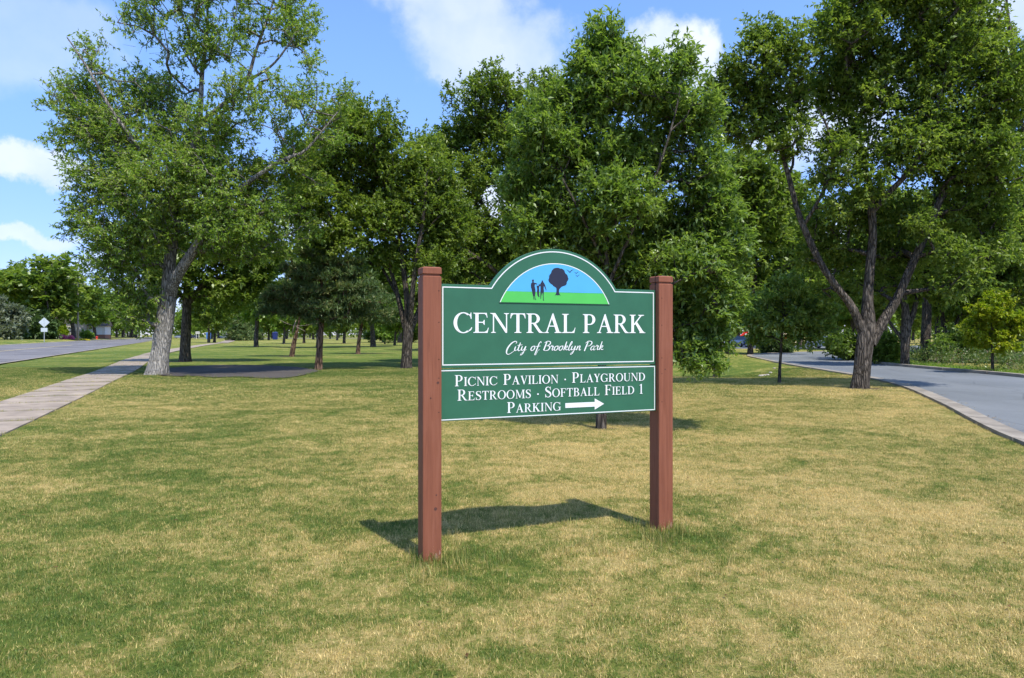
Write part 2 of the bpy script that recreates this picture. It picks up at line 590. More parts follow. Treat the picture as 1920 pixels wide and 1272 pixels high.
M['post'] = post_mat()
M['hole'] = paint_mat('nail_hole_black', (0.012, 0.010, 0.010), 0.9, 0.0)
M['metal'] = paint_mat('galvanised_metal', (0.55, 0.56, 0.57), 0.45, 0.05, 6, metal=0.6)
M['alu'] = paint_mat('sign_back_aluminium', (0.62, 0.66, 0.68), 0.5, 0.04, 6, metal=0.3)
M['wood_pole'] = paint_mat('weathered_pole_wood', (0.26, 0.23, 0.20), 0.9, 0.15, 10, stretch=(1, 1, 0.05), bump=0.4)
M['red'] = paint_mat('red_enamel', (0.62, 0.03, 0.02), 0.4, 0.05)
M['bin_blue'] = paint_mat('blue_plastic', (0.02, 0.035, 0.16), 0.5, 0.05)
M['blue_bright'] = paint_mat('bright_blue_plastic', (0.08, 0.20, 0.55), 0.5, 0.05)
M['car_blue'] = paint_mat('car_paint_blue', (0.045, 0.085, 0.20), 0.25, 0.02, 3, metal=0.3)
M['car_white'] = paint_mat('car_paint_white', (0.62, 0.64, 0.66), 0.28, 0.01, 3)
M['car_silver'] = paint_mat('car_paint_silver', (0.36, 0.38, 0.41), 0.3, 0.02, 3, metal=0.5)
M['car_dark'] = paint_mat('car_paint_dark', (0.03, 0.03, 0.05), 0.28, 0.02, 3)
M['glass'] = paint_mat('tinted_glass', (0.02, 0.03, 0.035), 0.08, 0.0, 3, spec=0.8)
M['tyre'] = paint_mat('tyre_rubber', (0.02, 0.02, 0.02), 0.85, 0.05)
M['rim'] = paint_mat('wheel_alloy', (0.45, 0.46, 0.48), 0.35, 0.03, metal=0.7)
M['lamp'] = paint_mat('headlight_glass', (0.75, 0.78, 0.8), 0.15, 0.0, spec=0.8)
M['wall_beige'] = paint_mat('house_siding_beige', (0.42, 0.37, 0.30), 0.85, 0.04, 2)
M['wall_white'] = paint_mat('white_siding', (0.70, 0.66, 0.62), 0.8, 0.03, 2)
M['brick_red'] = paint_mat('brick_band', (0.30, 0.14, 0.09), 0.9, 0.12, 8)
M['roof'] = paint_mat('roof_shingle', (0.13, 0.10, 0.085), 0.9, 0.12, 8)
M['trim'] = paint_mat('white_trim', (0.72, 0.72, 0.70), 0.6, 0.02)
M['pink'] = leaf_mat('pink_petals', [(0.0, (0.62, 0.10, 0.28)), (1.0, (0.80, 0.28, 0.48))], 0.3, 0.02)
M['yellow_fl'] = leaf_mat('yellow_petals', [(0.0, (0.6, 0.5, 0.03)), (1.0, (0.75, 0.65, 0.08))], 0.3, 0.02)
M['stone'] = paint_mat('pale_rock', (0.36, 0.32, 0.28), 0.9, 0.2, 9, bump=0.6)
M['cream'] = paint_mat('cream_plastic', (0.66, 0.60, 0.42), 0.5, 0.03)

# ------------------------------------------------------------------ terrain
LN = np.array([0.9057, 0.4239])      # points from the left road back to the lawn
L0 = np.array([-29.0, 39.0])


def left_d(x, y):
    return -((x - L0[0]) * LN[0] + (y - L0[1]) * LN[1])


def sstep(a, b, x):
    t = np.clip((x - a) / (b - a), 0, 1)
    return t * t * (3 - 2 * t)


def H(x, y):
    x = np.asarray(x, dtype=float)
    y = np.asarray(y, dtype=float)
    d = left_d(x, y)
    z = 0.045 * np.clip(d, 0, 10) + 0.34 * sstep(10.2, 12.5, d)
    # shallow swale on the lawn left of the park road, with the road bank behind it
    g = np.exp(-(((x - 9.0) / 4.2) ** 2 + ((y - 34.5) / 5.5) ** 2))
    g2 = np.exp(-(((x - 13.0) / 3.2) ** 2 + ((y - 46) / 6.5) ** 2))
    edge = np.interp(y, [10.2, 16, 21.3, 25.8, 30.6, 35.5, 41, 47, 52.5, 57, 61.5], [7.75, 10.2, 12.3, 13.5, 14.25, 14.9, 15.8, 17.0, 18.2, 20.2, 24])
    keep = sstep(0.5, 2.6, edge - x)
    z = z - 0.55 * g * keep + 0.55 * g2 * keep
    # raised verge behind the far kerb of the park road
    return z


def Hs(x, y):
    return float(H(x, y))


def G(px, py, z=0.0):
    """ground point whose picture position was measured on the photograph"""
    Y = (EYE - z) * FPX / (py - 628.0)
    return ((px - 960) / FPX * Y, Y)


def axis(lo, hi, fine, grow):
    a = [0.0]
    st = fine
    while a[-1] < hi:
        a.append(a[-1] + st)
        st *= grow
    b = [0.0]
    st = fine
    while b[-1] > lo:
        b.append(b[-1] - st)
        st *= grow
    return np.array(sorted(set(b[1:] + a)))


xs = axis(-2500, 2500, 2.0, 1.05)
xs = np.array(sorted(set(np.round(np.concatenate([np.arange(-140, 60, 1.6), xs[(xs < -140) | (xs > 60)]]), 3))))
ys = np.concatenate([np.arange(-60, 0, 4.0), np.arange(0, 160, 1.6), 160 * 1.08 ** np.arange(0, 42)])
XX, YY = np.meshgrid(xs, ys)
ZZ = H(XX, YY)
V = np.stack([XX, YY, ZZ], -1).reshape(-1, 3)
nx, ny = len(xs), len(ys)
ii = (np.arange(ny - 1)[:, None] * nx + np.arange(nx - 1)[None, :]).ravel()
F = np.stack([ii, ii + 1, ii + nx + 1, ii + nx], -1)
me = fast_mesh('ground', V, F, smooth=True)
me.materials.append(M['lawn'])
ground = link_mesh('ground', me)
tag(ground, 'wide park lawn of mown grass with straw coloured dry patches', kind='structure')


def resample(pts, step):
    pts = np.array(pts, dtype=float)
    seg = np.linalg.norm(np.diff(pts, axis=0), axis=1)
    s = np.concatenate([[0], np.cumsum(seg)])
    n = max(2, int(round(s[-1] / step)) + 1)
    q = np.linspace(0, s[-1], n)
    return np.stack([np.interp(q, s, pts[:, i]) for i in range(pts.shape[1])], -1)


def smooth_line(pts, n=8):
    """Catmull-Rom through points"""
    P = np.array(pts, dtype=float)
    P = np.vstack([2 * P[0] - P[1], P, 2 * P[-1] - P[-2]])
    out = []
    for i in range(1, len(P) - 2):
        for t in np.linspace(0, 1, n, endpoint=False):
            p0, p1, p2, p3 = P[i - 1:i + 3]
            out.append(0.5 * ((2 * p1) + (-p0 + p2) * t + (2 * p0 - 5 * p1 + 4 * p2 - p3) * t * t + (-p0 + 3 * p1 - 3 * p2 + p3) * t ** 3))
    out.append(P[-2])
    return np.array(out)


def band(A, B, n, across, lift, thick=0.0):
    """sheet between two edge lines draped on the terrain; returns V, F"""
    def even(P):
        seg = np.linalg.norm(np.diff(P, axis=0), axis=1)
        s = np.concatenate([[0], np.cumsum(seg)])
        q = np.linspace(0, s[-1], n)
        return np.stack([np.interp(q, s, P[:, i]) for i in range(2)], -1)
    A, B = even(np.array(A)[:, :2]), even(np.array(B)[:, :2])
    w = np.linspace(0, 1, across + 1)
    pts = A[:, None, :] * (1 - w)[None, :, None] + B[:, None, :] * w[None, :, None]
    z = H(pts[..., 0], pts[..., 1]) + lift
    V = np.concatenate([pts, z[..., None]], -1).reshape(-1, 3)
    k = across + 1
    i = (np.arange(n - 1)[:, None] * k + np.arange(across)[None, :]).ravel()
    F = np.stack([i, i + 1, i + k + 1, i + k], -1)
    return V, F


def offset_line(P, d):
    P = np.array(P)
    T = np.gradient(P, axis=0)
    T /= np.linalg.norm(T, axis=1)[:, None]
    Nn = np.stack([T[:, 1], -T[:, 0]], -1)
    return P + Nn * d


# right park road: near (left) edge and far (right) edge
EDGE_N = smooth_line([(4.2, -4), (5.7, 3), (7.75, 10.2), (10.2, 16), (12.3, 21.3), (13.5, 25.8), (14.25, 30.6), (14.9, 35.5), (15.8, 41), (17.0, 47), (18.2, 52.5), (20.2, 57), (24, 61.5), (32, 68), (46, 80)])
EDGE_F = smooth_line([(12.0, -4), (13.0, 3), (15.0, 10), (17.3, 17), (19.3, 25.8), (19.6, 31), (20.2, 37.5), (21.6, 43), (23.6, 48), (25.9, 52.5), (29, 57), (33, 60.5), (39, 65), (47, 71.5), (56, 80)])
V, F = band(EDGE_N, EDGE_F, 150, 8, 0.03)
me = fast_mesh('park_road', V, F, smooth=True)
me.materials.append(M['road_right'])
tag(link_mesh('park_road', me), 'blue grey asphalt park road curving away on the right', kind='structure')


def kerb(name, line, w, h, lift, side, mat, label, sec=6, nsec=16, start=0, part='kerb_section'):
    """sections of sec * 0.5 m with open joints; those far off are joined"""
    line = resample(line, 0.5)
    out = offset_line(line, w * side)
    root = tag(empty(name, (0, 0, 0)), label, kind='structure')
    n = len(line)
    def solid(i0, i1, gap):
        V, F = [], []
        for i in range(i0, i1 + 1):
            a, b = line[i], out[i]
            if gap and i in (i0, i1):
                j = i + 1 if i == i0 else i - 1
                a, b = a + (line[j] - a) * 0.04, b + (out[j] - b) * 0.04
            z_ = Hs(*a)
            V += [(*a, z_ - 0.05), (*a, z_ + lift), (*b, z_ + lift + h), (*b, z_ - 0.05)]
        m_ = i1 - i0
        for i in range(m_):
            q, r_ = i * 4, i * 4 + 4
            for j in range(3):
                F.append([q + j, q + j + 1, r_ + j + 1, r_ + j])
        F += [[0, 1, 2, 3][::-1], [m_ * 4 + j for j in range(4)]]
        me = from_lists(part, V, F)
        me.materials.append(mat)
        return link_mesh(part, me, root)
    i = start
    if i > 0: solid(0, i, False)
    for k_ in range(nsec):
        if i + sec >= n: break
        solid(i, i + sec, True)
        i += sec
    if i < n - 1: tag(solid(i, n - 1, False), kind='stuff')
    return root


# near side: flat pale gutter band, then a low rolled lip against the grass
kerb('gutter', EDGE_N, 0.24, 0.012, 0.040, 1, M['curb'], 'flat concrete gutter along the near edge of the park road')
kerb('kerb', EDGE_N, 0.12, 0.01, 0.05, -1, M['curb'], 'low concrete kerb between lawn and park road')
kerb('kerb', EDGE_F, 0.17, 0.01, 0.15, 1, M['curb'], 'raised concrete kerb on the far side of the park road')

# left road
T_L = np.array([-LN[1], LN[0]])


def left_pt(along, d):
    p = L0 + T_L * along - LN * d
    return p


A = [left_pt(a, 0.0) for a in np.linspace(-60, 330, 131)]
B = [left_pt(a, 9.6) for a in np.linspace(-60, 330, 131)]
V, F = band(A, B, 240, 6, 0.05)
me = fast_mesh('main_road', V, F, smooth=True)
me.materials.append(M['road_left'])
tag(link_mesh('main_road', me), 'wide worn grey asphalt street running off on the left', kind='structure')
V, F = band([left_pt(a, 4.75) for a in (-20, 60)], [left_pt(a, 4.95) for a in (-20, 60)], 60, 1, 0.056)
me = fast_mesh('road_marking', V, F)
me.materials.append(M['yellow_line'])
tag(link_mesh('road_marking', me), 'faded yellow centre line on the street', kind='structure')
for d0, d1, lab in ((-0.25, 0.0, 'near kerb of the street beside the verge'), (9.6, 9.95, 'far kerb of the street')):
    V, F = band([left_pt(a, d0) for a in (-60, 330)], [left_pt(a, d1) for a in (-60, 330)], 240, 1, 0.075)
    me = fast_mesh('kerb', V, F)
    me.materials.append(M['curb'])
    tag(link_mesh('kerb', me), lab, kind='structure')

# sidewalk: separate slabs, then a continuous strip far off
WALK = smooth_line([(-5.2, 2), (-8.7, 10), (-11.3, 16), (-14.9, 24), (-18.0, 31), (-21.8, 39), (-26.0, 48), (-33.5, 66), (-46, 100), (-57, 132)])
wl = resample(WALK, 0.1)
sidewalk = tag(empty('sidewalk', (0, 0, 0)), 'pale concrete slab footpath with grassy joints on the left', kind='structure')
rng = np.random.default_rng(5)
SLAB = 1.95
W2 = 0.80
k = 0
joints = []
while (k + 1) * SLAB * 10 < len(wl) - 2 and wl[int(k * SLAB * 10)][1] < 56:
    a = wl[int(k * SLAB * 10)]
    b = wl[int((k + 1) * SLAB * 10)]
    t = (b - a) / np.linalg.norm(b - a)
    nn = np.array([t[1], -t[0]])
    a2, b2 = a + t * 0.06, b - t * 0.06
    joints.append((a, nn))
    z0 = -0.05
    z = Hs(*a) + 0.028 + rng.uniform(-0.006, 0.006)
    zb = Hs(*b) + 0.028 + rng.uniform(-0.006, 0.006)
    c = [a2 + nn * W2, b2 + nn * W2, b2 - nn * W2, a2 - nn * W2]
    V = [(*p, z0) for p in c] + [(*c[0], z), (*c[1], zb), (*c[2], zb), (*c[3], z)]
    F = [[4, 5, 6, 7][::-1], [0, 1, 5, 4], [1, 2, 6, 5], [2, 3, 7, 6], [3, 0, 4, 7]]
    me = from_lists('slab', V, F)
    me.materials.append(M['concrete'])
    o = link_mesh('slab', me, sidewalk)
    k += 1
yk = wl[int(k * SLAB * 10)][1]
rest = wl[int(k * SLAB * 10):][::20]
V, F = band(offset_line(rest, 0.86), offset_line(rest, -0.86), 120, 1, 0.05)
me = fast_mesh('far_strip', V, F)
me.materials.append(M['concrete'])
link_mesh('far_strip', me, sidewalk)
V, F = band([(-56.8, 131), (-108, 262)], [(-54.6, 131), (-104, 262)], 40, 1, 0.05)
me = fast_mesh('path', V, F)
me.materials.append(M['concrete'])
tag(link_mesh('path', me), 'straight pale path leading to the far car park', kind='structure')

# old asphalt pad beside the big ash
PAD = [G(*p) for p in ((296, 705), (330, 707), (365, 706.5), (400, 709), (450, 708), (490, 710.5), (535, 710), (560, 706.5), (588, 700), (596, 696), (560, 690), (500, 686.5), (430, 685.5), (370, 687), (330, 690), (296, 695))]
PADs = smooth_line(PAD + [PAD[0]], 5)[:-1]
me = from_lists('asphalt_pad', [(x, y, Hs(x, y) + 0.035) for x, y in PADs], [list(range(len(PADs)))])
me.materials.append(M['pad'])
tag(link_mesh('asphalt_pad', me), 'old dark asphalt pad lying in the grass beside the big ash', kind='structure')
# car park beyond the bend
me = from_lists('car_park', [(x, y, 0.03) for x, y in ((22, 80), (95, 84), (95, 104), (22, 100))], [[0, 1, 2, 3]])
me.materials.append(M['road_right'])
tag(link_mesh('car_park', me), 'asphalt car park beyond the bend of the park road', kind='structure')
V, F = band([(46, 79.9), (46, 84)], [(56, 79.9), (56, 84)], 4, 2, 0.034)
me = fast_mesh('road_link', V, F)
me.materials.append(M['road_right'])
tag(link_mesh('road_link', me), 'short asphalt link between road and car park', kind='structure')
me = from_lists('far_car_park', [(x, y, 0.04) for x, y in ((-149, 300), (-60, 300), (-60, 330), (-149, 330))], [[0, 1, 2, 3]])
me.materials.append(M['road_right'])
tag(link_mesh('far_car_park', me), 'distant car park at the end of the path', kind='structure')


# ------------------------------------------------------------------ grass blades
def inside(poly, x, y):
    poly = np.array(poly)
    res = np.zeros(x.shape, bool)
    j = len(poly) - 1
    for i in range(len(poly)):
        xi, yi = poly[i]
        xj, yj = poly[j]
        c = ((yi > y) != (yj > y)) & (x < (xj - xi) * (y - yi) / (yj - yi + 1e-12) + xi)
        res ^= c
        j = i
    return res


ROADPOLY = np.vstack([offset_line(EDGE_N, -0.30), EDGE_F[::-1] + [0.3, 0]])
WALKPOLY = np.vstack([offset_line(WALK, 1.0), offset_line(WALK, -1.0)[::-1]])
PADPOLY = PADs


def blade_tile(name, n, half, hmin, hmax, wmin, wmax, lean, seed):
    r = np.random.default_rng(seed)
    base = np.stack([r.uniform(-half, half, n), r.uniform(-half, half, n), np.full(n, -0.004)], -1)
    h = r.uniform(hmin, hmax, n) * (0.75 + 0.5 * r.random(n))
    w = r.uniform(wmin, wmax, n)
    az = r.uniform(0, 2 * np.pi, n)
    ln = np.abs(r.normal(0, lean, n))
    ln = np.clip(ln, 0, 1.35)
    face = az + np.pi / 2 + r.normal(0, 0.6, n)
    side = np.stack([np.cos(face), np.sin(face), np.zeros(n)], -1) * w[:, None] / 2
    dirn = np.stack([np.cos(az) * np.sin(ln), np.sin(az) * np.sin(ln), np.cos(ln)], -1)
    mid = base + np.stack([np.cos(az) * np.sin(ln * 0.6), np.sin(az) * np.sin(ln * 0.6), np.cos(ln * 0.6)], -1) * (h * 0.5)[:, None]
    tip = mid + dirn * (h * 0.5)[:, None]
    tip[:, 2] = np.maximum(tip[:, 2], 0.006)
    V = np.stack([base - side, base + side, mid + side * 0.8, mid - side * 0.8, tip], 1).reshape(-1, 3)
    b = np.arange(n) * 5
    quads = np.stack([b, b + 1, b + 2, b + 3], -1)
    tris = np.stack([b + 3, b + 2, b + 4, b + 4], -1)
    # triangles stored as separate fast mesh of triangles only
    T = np.concatenate([np.stack([b, b + 1, b + 2], -1), np.stack([b, b + 2, b + 3], -1), np.stack([b + 3, b + 2, b + 4], -1)])
    tint = np.repeat(r.random(n), 5)
    me = fast_mesh(name, V, T, {'tint': tint})
    me.materials.append(M['blade'])
    return bpy.data.objects.new(name, me)


tiles = [blade_tile('near_blades', 2300, 0.29, 0.014, 0.036, 0.0020, 0.0040, 1.15, 100 + i) for i in range(4)]
tiles += [blade_tile('far_blades', 620, 0.30, 0.026, 0.042, 0.005, 0.008, 0.9, 200 + i) for i in range(3)]
tiles += [blade_tile('tall_blades', 42, 0.10, 0.05, 0.13, 0.003, 0.0050, 0.62, 300 + i) for i in range(2)]

rg = np.random.default_rng(11)
pts, var, yaw, scl = [], [], [], []


def add_pts(x, y, v, s):
    pts.append(np.stack([x, y, H(x, y)], -1))
    var.append(v)
    yaw.append(rg.uniform(0, 2 * np.pi, len(x)))
    scl.append(s)


def scatter(y0, y1, step, v0, v1, s0, s1):
    gx = np.arange(-30, 30, step)
    gy = np.arange(y0, y1, step)
    X, Y = np.meshgrid(gx, gy)
    X = (X + rg.uniform(-step * .2, step * .2, X.shape)).ravel()
    Y = (Y + rg.uniform(-step * .2, step * .2, Y.shape)).ravel()
    ok = (np.abs(X) < Y * 0.80 + 1.2)
    ok &= ~inside(ROADPOLY, X, Y) & ~inside(WALKPOLY, X, Y) & ~inside(PADPOLY, X, Y)
    for (tx, ty, tr) in ((-14.7, 28.1, .75), (-9.2, 32.2, .7), (1.57, 12.0, .16), (10.8, 20.9, .55)):
        ok &= np.hypot(X - tx, Y - ty) > tr
    X, Y = X[ok], Y[ok]
    add_pts(X, Y, rg.integers(v0, v1, len(X)), rg.uniform(s0, s1, len(X)))


scatter(1.6, 9.5, 0.42, 0, 4, 0.9, 1.15)
scatter(9.5, 18, 0.5, 0, 4, 1.0, 1.25)
scatter(18, 34, 0.55, 4, 7, 1.0, 1.3)
# taller unmown grass round the post feet, a few along the kerb and in the slab joints
for (cx, cy, n, sp) in ((-0.60, 4.93, 22, 0.11), (-0.45, 4.88, 16, 0.26), (1.30, 5.66, 24, 0.12), (1.22, 5.55, 20, 0.28), (0.4, 5.1, 12, 0.5)):
    a = rg.normal(cx, sp, n)
    b = rg.normal(cy, sp * 0.7, n)
    add_pts(a, b, rg.integers(7, 9, n), rg.uniform(0.45, 1.0, n))
kl = resample(offset_line(EDGE_N, -0.24), 0.22)
kl = kl[(kl[:, 1] > 6) & (kl[:, 1] < 45)]
add_pts(kl[:, 0] + rg.normal(0, .04, len(kl)), kl[:, 1], rg.integers(7, 9, len(kl)), rg.uniform(0.35, 0.6, len(kl)))
for a, nn in joints:
    for s in np.arange(-0.8, 0.81, 0.12):
        if rg.random() < 0.8:
            p = a + nn * s
            add_pts(np.array([p[0]]), np.array([p[1]]), np.array([7]), np.array([0.7]))
for sgn in (-1, 1):
    wl2 = resample(offset_line(WALK, sgn * 0.92), 0.25)
    wl2 = wl2[(wl2[:, 1] > 8) & (wl2[:, 1] < 40)]
    add_pts(wl2[:, 0], wl2[:, 1], rg.integers(7, 9, len(wl2)), rg.uniform(0.4, 0.7, len(wl2)))
pe = resample(np.vstack([PADs, PADs[:1]]), 0.16)
add_pts(pe[:, 0] + rg.normal(0, .10, len(pe)), pe[:, 1] + rg.normal(0, .16, len(pe)), rg.integers(7, 9, len(pe)), rg.uniform(0.5, 1.1, len(pe)))
nw = 260
wy = rg.uniform(2.6, 15, nw)
wx = rg.uniform(-0.8, 0.8, nw) * wy
okw = ~inside(ROADPOLY, wx, wy) & ~inside(WALKPOLY, wx, wy)
add_pts(wx[okw], wy[okw], rg.integers(7, 9, okw.sum()), rg.uniform(0.3, 0.55, okw.sum()))
pts = np.concatenate(pts)
var = np.concatenate(var)
yaw = np.concatenate(yaw)
scl = np.concatenate(scl)
gm = bpy.data.meshes.new('grass')
gm.vertices.add(len(pts))
gm.vertices.foreach_set('co', pts.astype(np.float32).ravel())
a = gm.attributes.new('variant', 'INT', 'POINT'); a.data.foreach_set('value', var.astype(np.int32))
a = gm.attributes.new('yaw', 'FLOAT', 'POINT'); a.data.foreach_set('value', yaw.astype(np.float32))
a = gm.attributes.new('size', 'FLOAT', 'POINT'); a.data.foreach_set('value', scl.astype(np.float32))
gm.materials.append(M['blade'])
grass = link_mesh('grass', gm)
tag(grass, 'short mown grass blades covering the lawn round the sign', 'grass', kind='stuff')
ng = bpy.data.node_groups.new('grass_scatter', 'GeometryNodeTree')
ng.interface.new_socket('Geometry', in_out='INPUT', socket_type='NodeSocketGeometry')
ng.interface.new_socket('Geometry', in_out='OUTPUT', socket_type='NodeSocketGeometry')
gi = ng.nodes.new('NodeGroupInput')
go = ng.nodes.new('NodeGroupOutput')
iop = ng.nodes.new('GeometryNodeInstanceOnPoints')
jn = ng.nodes.new('GeometryNodeJoinGeometry')
for t_ in reversed(tiles):
    oi = ng.nodes.new('GeometryNodeObjectInfo')
    oi.inputs['Object'].default_value = t_
    oi.inputs['As Instance'].default_value = True
    ng.links.new(oi.outputs['Geometry'], jn.inputs[0])


def named(attr, typ):
    nd = ng.nodes.new('GeometryNodeInputNamedAttribute')
    nd.data_type = typ
    nd.inputs['Name'].default_value = attr
    return nd.outputs['Attribute']


cx = ng.nodes.new('ShaderNodeCombineXYZ')
ng.links.new(named('yaw', 'FLOAT'), cx.inputs[2])
ng.links.new(gi.outputs[0], iop.inputs['Points'])
ng.links.new(jn.outputs[0], iop.inputs['Instance'])
iop.inputs['Pick Instance'].default_value = True
ng.links.new(named('variant', 'INT'), iop.inputs['Instance Index'])
ng.links.new(cx.outputs[0], iop.inputs['Rotation'])
ng.links.new(named('size', 'FLOAT'), iop.inputs['Scale'])
ng.links.new(iop.outputs[0], go.inputs[0])
gmod = grass.modifiers.new('scatter', 'NODES')
gmod.node_group = ng


# ------------------------------------------------------------------ trees
def unit(v):
    return v / (np.linalg.norm(v, axis=-1, keepdims=True) + 1e-9)


def leaf_quads(pos, ax, nrm, ln, wd, fold=0.12):
    side = unit(np.cross(ax, nrm))
    nr = np.cross(side, ax)
    a = pos
    tip = pos + ax * ln[:, None]
    mid = pos + ax * (ln * 0.42)[:, None] - nr * (ln * fold)[:, None] * 0
    l_ = mid + side * (wd / 2)[:, None] + nr * (ln * fold)[:, None]
    r_ = mid - side * (wd / 2)[:, None] + nr * (ln * fold)[:, None]
    V = np.stack([a, r_, tip, l_], 1).reshape(-1, 3)
    b = np.arange(len(pos)) * 4
    F = np.stack([b, b + 1, b + 2, b + 3], -1)
    return V, F


class Skeleton:
    def __init__(s):
        s.P, s.par, s.rad, s.limb = [], [], [], []
    def add(s, p, par, rad=0.0, limb=False):
        s.P.append(np.array(p, dtype=float))
        s.par.append(par)
        s.rad.append(rad)
        s.limb.append(limb)
        return len(s.P) - 1


def grow_tree(name, label, cat, base, limbs, lobes, n_att, n_tw, n_lf, leaf, mat, bark, seed=0, tw_len=0.5, up=0.35,
              droop=0.25, twigs=True, group=None, sides=12, step=0.5, shell=0.45, tint=(0.5, 0.22), rz=0.0, min_r=0.012, dead=0.0, spread=1.0,
              parent_obj=None, jit=0.12, lscale=1.0):
    """limbs: polylines [(x,y,z,r)...] in local metres, first one starts at the ground; lobes (x,y,z,rx,ry,rz,weight)"""
    r = np.random.default_rng(seed)
    root = empty(name, (base[0], base[1], Hs(*base)), rz)
    tag(root, label, cat, group)
    sk = Skeleton()
    limb_chains = []
    for li, lb in enumerate(limbs):
        pl = smooth_line(lb, 6)
        pl = resample(pl, 0.3 if sides > 8 else 0.6)
        start = None
        if li > 0:
            Pn = np.array(sk.P)
            start = int(np.argmin(np.linalg.norm(Pn - pl[0][:3], axis=1)))
        ids = []
        prev = start if start is not None else -1
        for i, q in enumerate(pl):
            prev = sk.add(q[:3], prev, q[3], True)
            ids.append(prev)
        limb_chains.append(pl)
    # attractors
    vol = np.array([l[3] * l[4] * l[5] * l[6] for l in lobes]) ** 0.8
    cnt = np.maximum(3, (n_att * vol / vol.sum()).astype(int))
    A = []
    for l, c in zip(lobes, cnt):
        d = unit(r.normal(size=(c, 3)))
        rr = r.random(c) ** shell
        A.append(np.array(l[:3]) + d * rr[:, None] * np.array(l[3:6]))
    A = np.concatenate(A)
    A = A[A[:, 2] > 0.5] if len(limbs) else A
    Pn = np.array(sk.P)
    if len(Pn):
        free = np.arange(len(Pn)) >= 0
        dist = np.array([np.min(np.linalg.norm(Pn - a, axis=1)) for a in A])
        order = np.argsort(dist)
        cap = len(Pn) + len(A) * 14
        buf = np.zeros((cap, 3))
        buf[:len(Pn)] = Pn
        n = len(Pn)
        zmin = Pn[:, 2].max() * 0.30
        tips = []
        for ai in order:
            a = A[ai]
            dv = buf[:n] - a
            dd = np.sqrt((dv ** 2).sum(1))
            cost = dd + 0.9 * np.maximum(0, dv[:, 2] + 0.15) + 3.0 * (buf[:n, 2] < min(zmin, a[2] * 0.5))
            j = int(np.argmin(cost))
            p0 = buf[j].copy()
            L = np.linalg.norm(a - p0)
            m = max(1, min(12, int(L / step)))
            prev = j
            for q in range(1, m + 1):
                t = q / m
                p = p0 + (a - p0) * t
                p[2] += math.sin(t * math.pi) * L * 0.06
                if q < m: p = p + r.normal(0, jit * step, 3)
                prev = sk.add(p, prev, 0.0, False)
                if n < cap:
                    buf[n] = p
                    n += 1
            tips.append(prev)
        # radii by pipe model
        NN = len(sk.P)
        par = np.array(sk.par)
        w = np.zeros(NN)
        for t_ in tips: w[t_] += 1
        for i in range(NN - 1, -1, -1):
            if par[i] >= 0: w[par[i]] += w[i]
        P = np.array(sk.P)
        rad = min_r * 0.8 * np.maximum(w, 1) ** 0.43
        limb = np.array(sk.limb)
        lr = np.array(sk.rad)
        rad = np.where(limb, lr, rad)
        prad = rad[np.maximum(par, 0)]
        rad = np.where(~limb, np.minimum(rad, prad * 0.85), rad)
        # branch prisms
        e = np.where((~limb) & (par >= 0))[0]
        a0, a1 = P[par[e]], P[e]
        r0 = np.minimum(rad[par[e]], rad[e] * 1.5)
        r1 = rad[e]
        t = unit(a1 - a0)
        ref = np.where(np.abs(t[:, 2:3]) < 0.8, np.array([[0, 0, 1.0]]), np.array([[1.0, 0, 0]]))
        u = unit(np.cross(t, ref))
        v = np.cross(t, u)
        ks = 4
        ang = np.arange(ks) * 2 * np.pi / ks
        ring = u[:, None, :] * np.cos(ang)[None, :, None] + v[:, None, :] * np.sin(ang)[None, :, None]
        VV = np.concatenate([a0[:, None, :] + ring * r0[:, None, None], a1[:, None, :] + ring * r1[:, None, None]], 1).reshape(-1, 3)
        b = np.arange(len(e)) * (2 * ks)
        FF = np.concatenate([np.stack([b + i, b + (i + 1) % ks, b + ks + (i + 1) % ks, b + ks + i], -1) for i in range(ks)])
        bV, bF = VV, FF
        # limbs as proper tubes
        tV, tF = [], []
        for li, pl in enumerate(limb_chains):
            k = sides if li == 0 else max(6, sides - 2)
            n0 = sum(len(x) for x in tV)
            m_ = len(pl)
            T = unit(np.gradient(pl[:, :3], axis=0))
            aprev = unit(np.cross(T[0], [0, 1, 0.01]))
            ph = r.random(8) * 6.28
            rings = []
            for i in range(m_):
                aprev = unit(aprev - T[i] * np.dot(aprev, T[i]))
                bb = np.cross(T[i], aprev)
                th = np.arange(k) * 2 * np.pi / k
                rr = pl[i, 3] * (1 + 0.05 * np.sin(3 * th + ph[0] + i * 0.11) + 0.04 * np.sin(5 * th + ph[1] - i * 0.17) + r.normal(0, 0.018, k))
                if li == 0 and pl[i, 2] < 0.9:
                    fl = (1 - pl[i, 2] / 0.9) ** 2
                    rr = rr * (1 + fl * (0.10 + 0.10 * np.sin(4 * th + ph[2]) + 0.1 * np.sin(7 * th + ph[3])))
                rings.append(pl[i, :3] + (aprev[None] * np.cos(th)[:, None] + bb[None] * np.sin(th)[:, None]) * rr[:, None])
            tV.append(np.concatenate(rings))
            i0 = n0 + np.arange(m_ - 1)[:, None] * k
            jj = np.arange(k)[None, :]
            f = np.stack([i0 + jj, i0 + (jj + 1) % k, i0 + k + (jj + 1) % k, i0 + k + jj], -1).reshape(-1, 4)
            tF.append(f)
        tV = np.concatenate(tV)
        tF = np.concatenate(tF)
        me = fast_mesh('trunk', tV, tF, smooth=True)
        me.materials.append(bark)
        link_mesh('trunk', me, root)
    else:
        bV = np.zeros((0, 3)); bF = np.zeros((0, 4), int)
    # twigs and leaves
    nA = len(A)
    ctr = A.mean(0)
    outw = A - ctr
    outw[:, 2] *= 0.6
    outw = unit(outw)
    atint = np.clip(r.normal(tint[0], tint[1] * 0.7, nA), 0, 1)
    org = np.repeat(A, n_tw, 0)
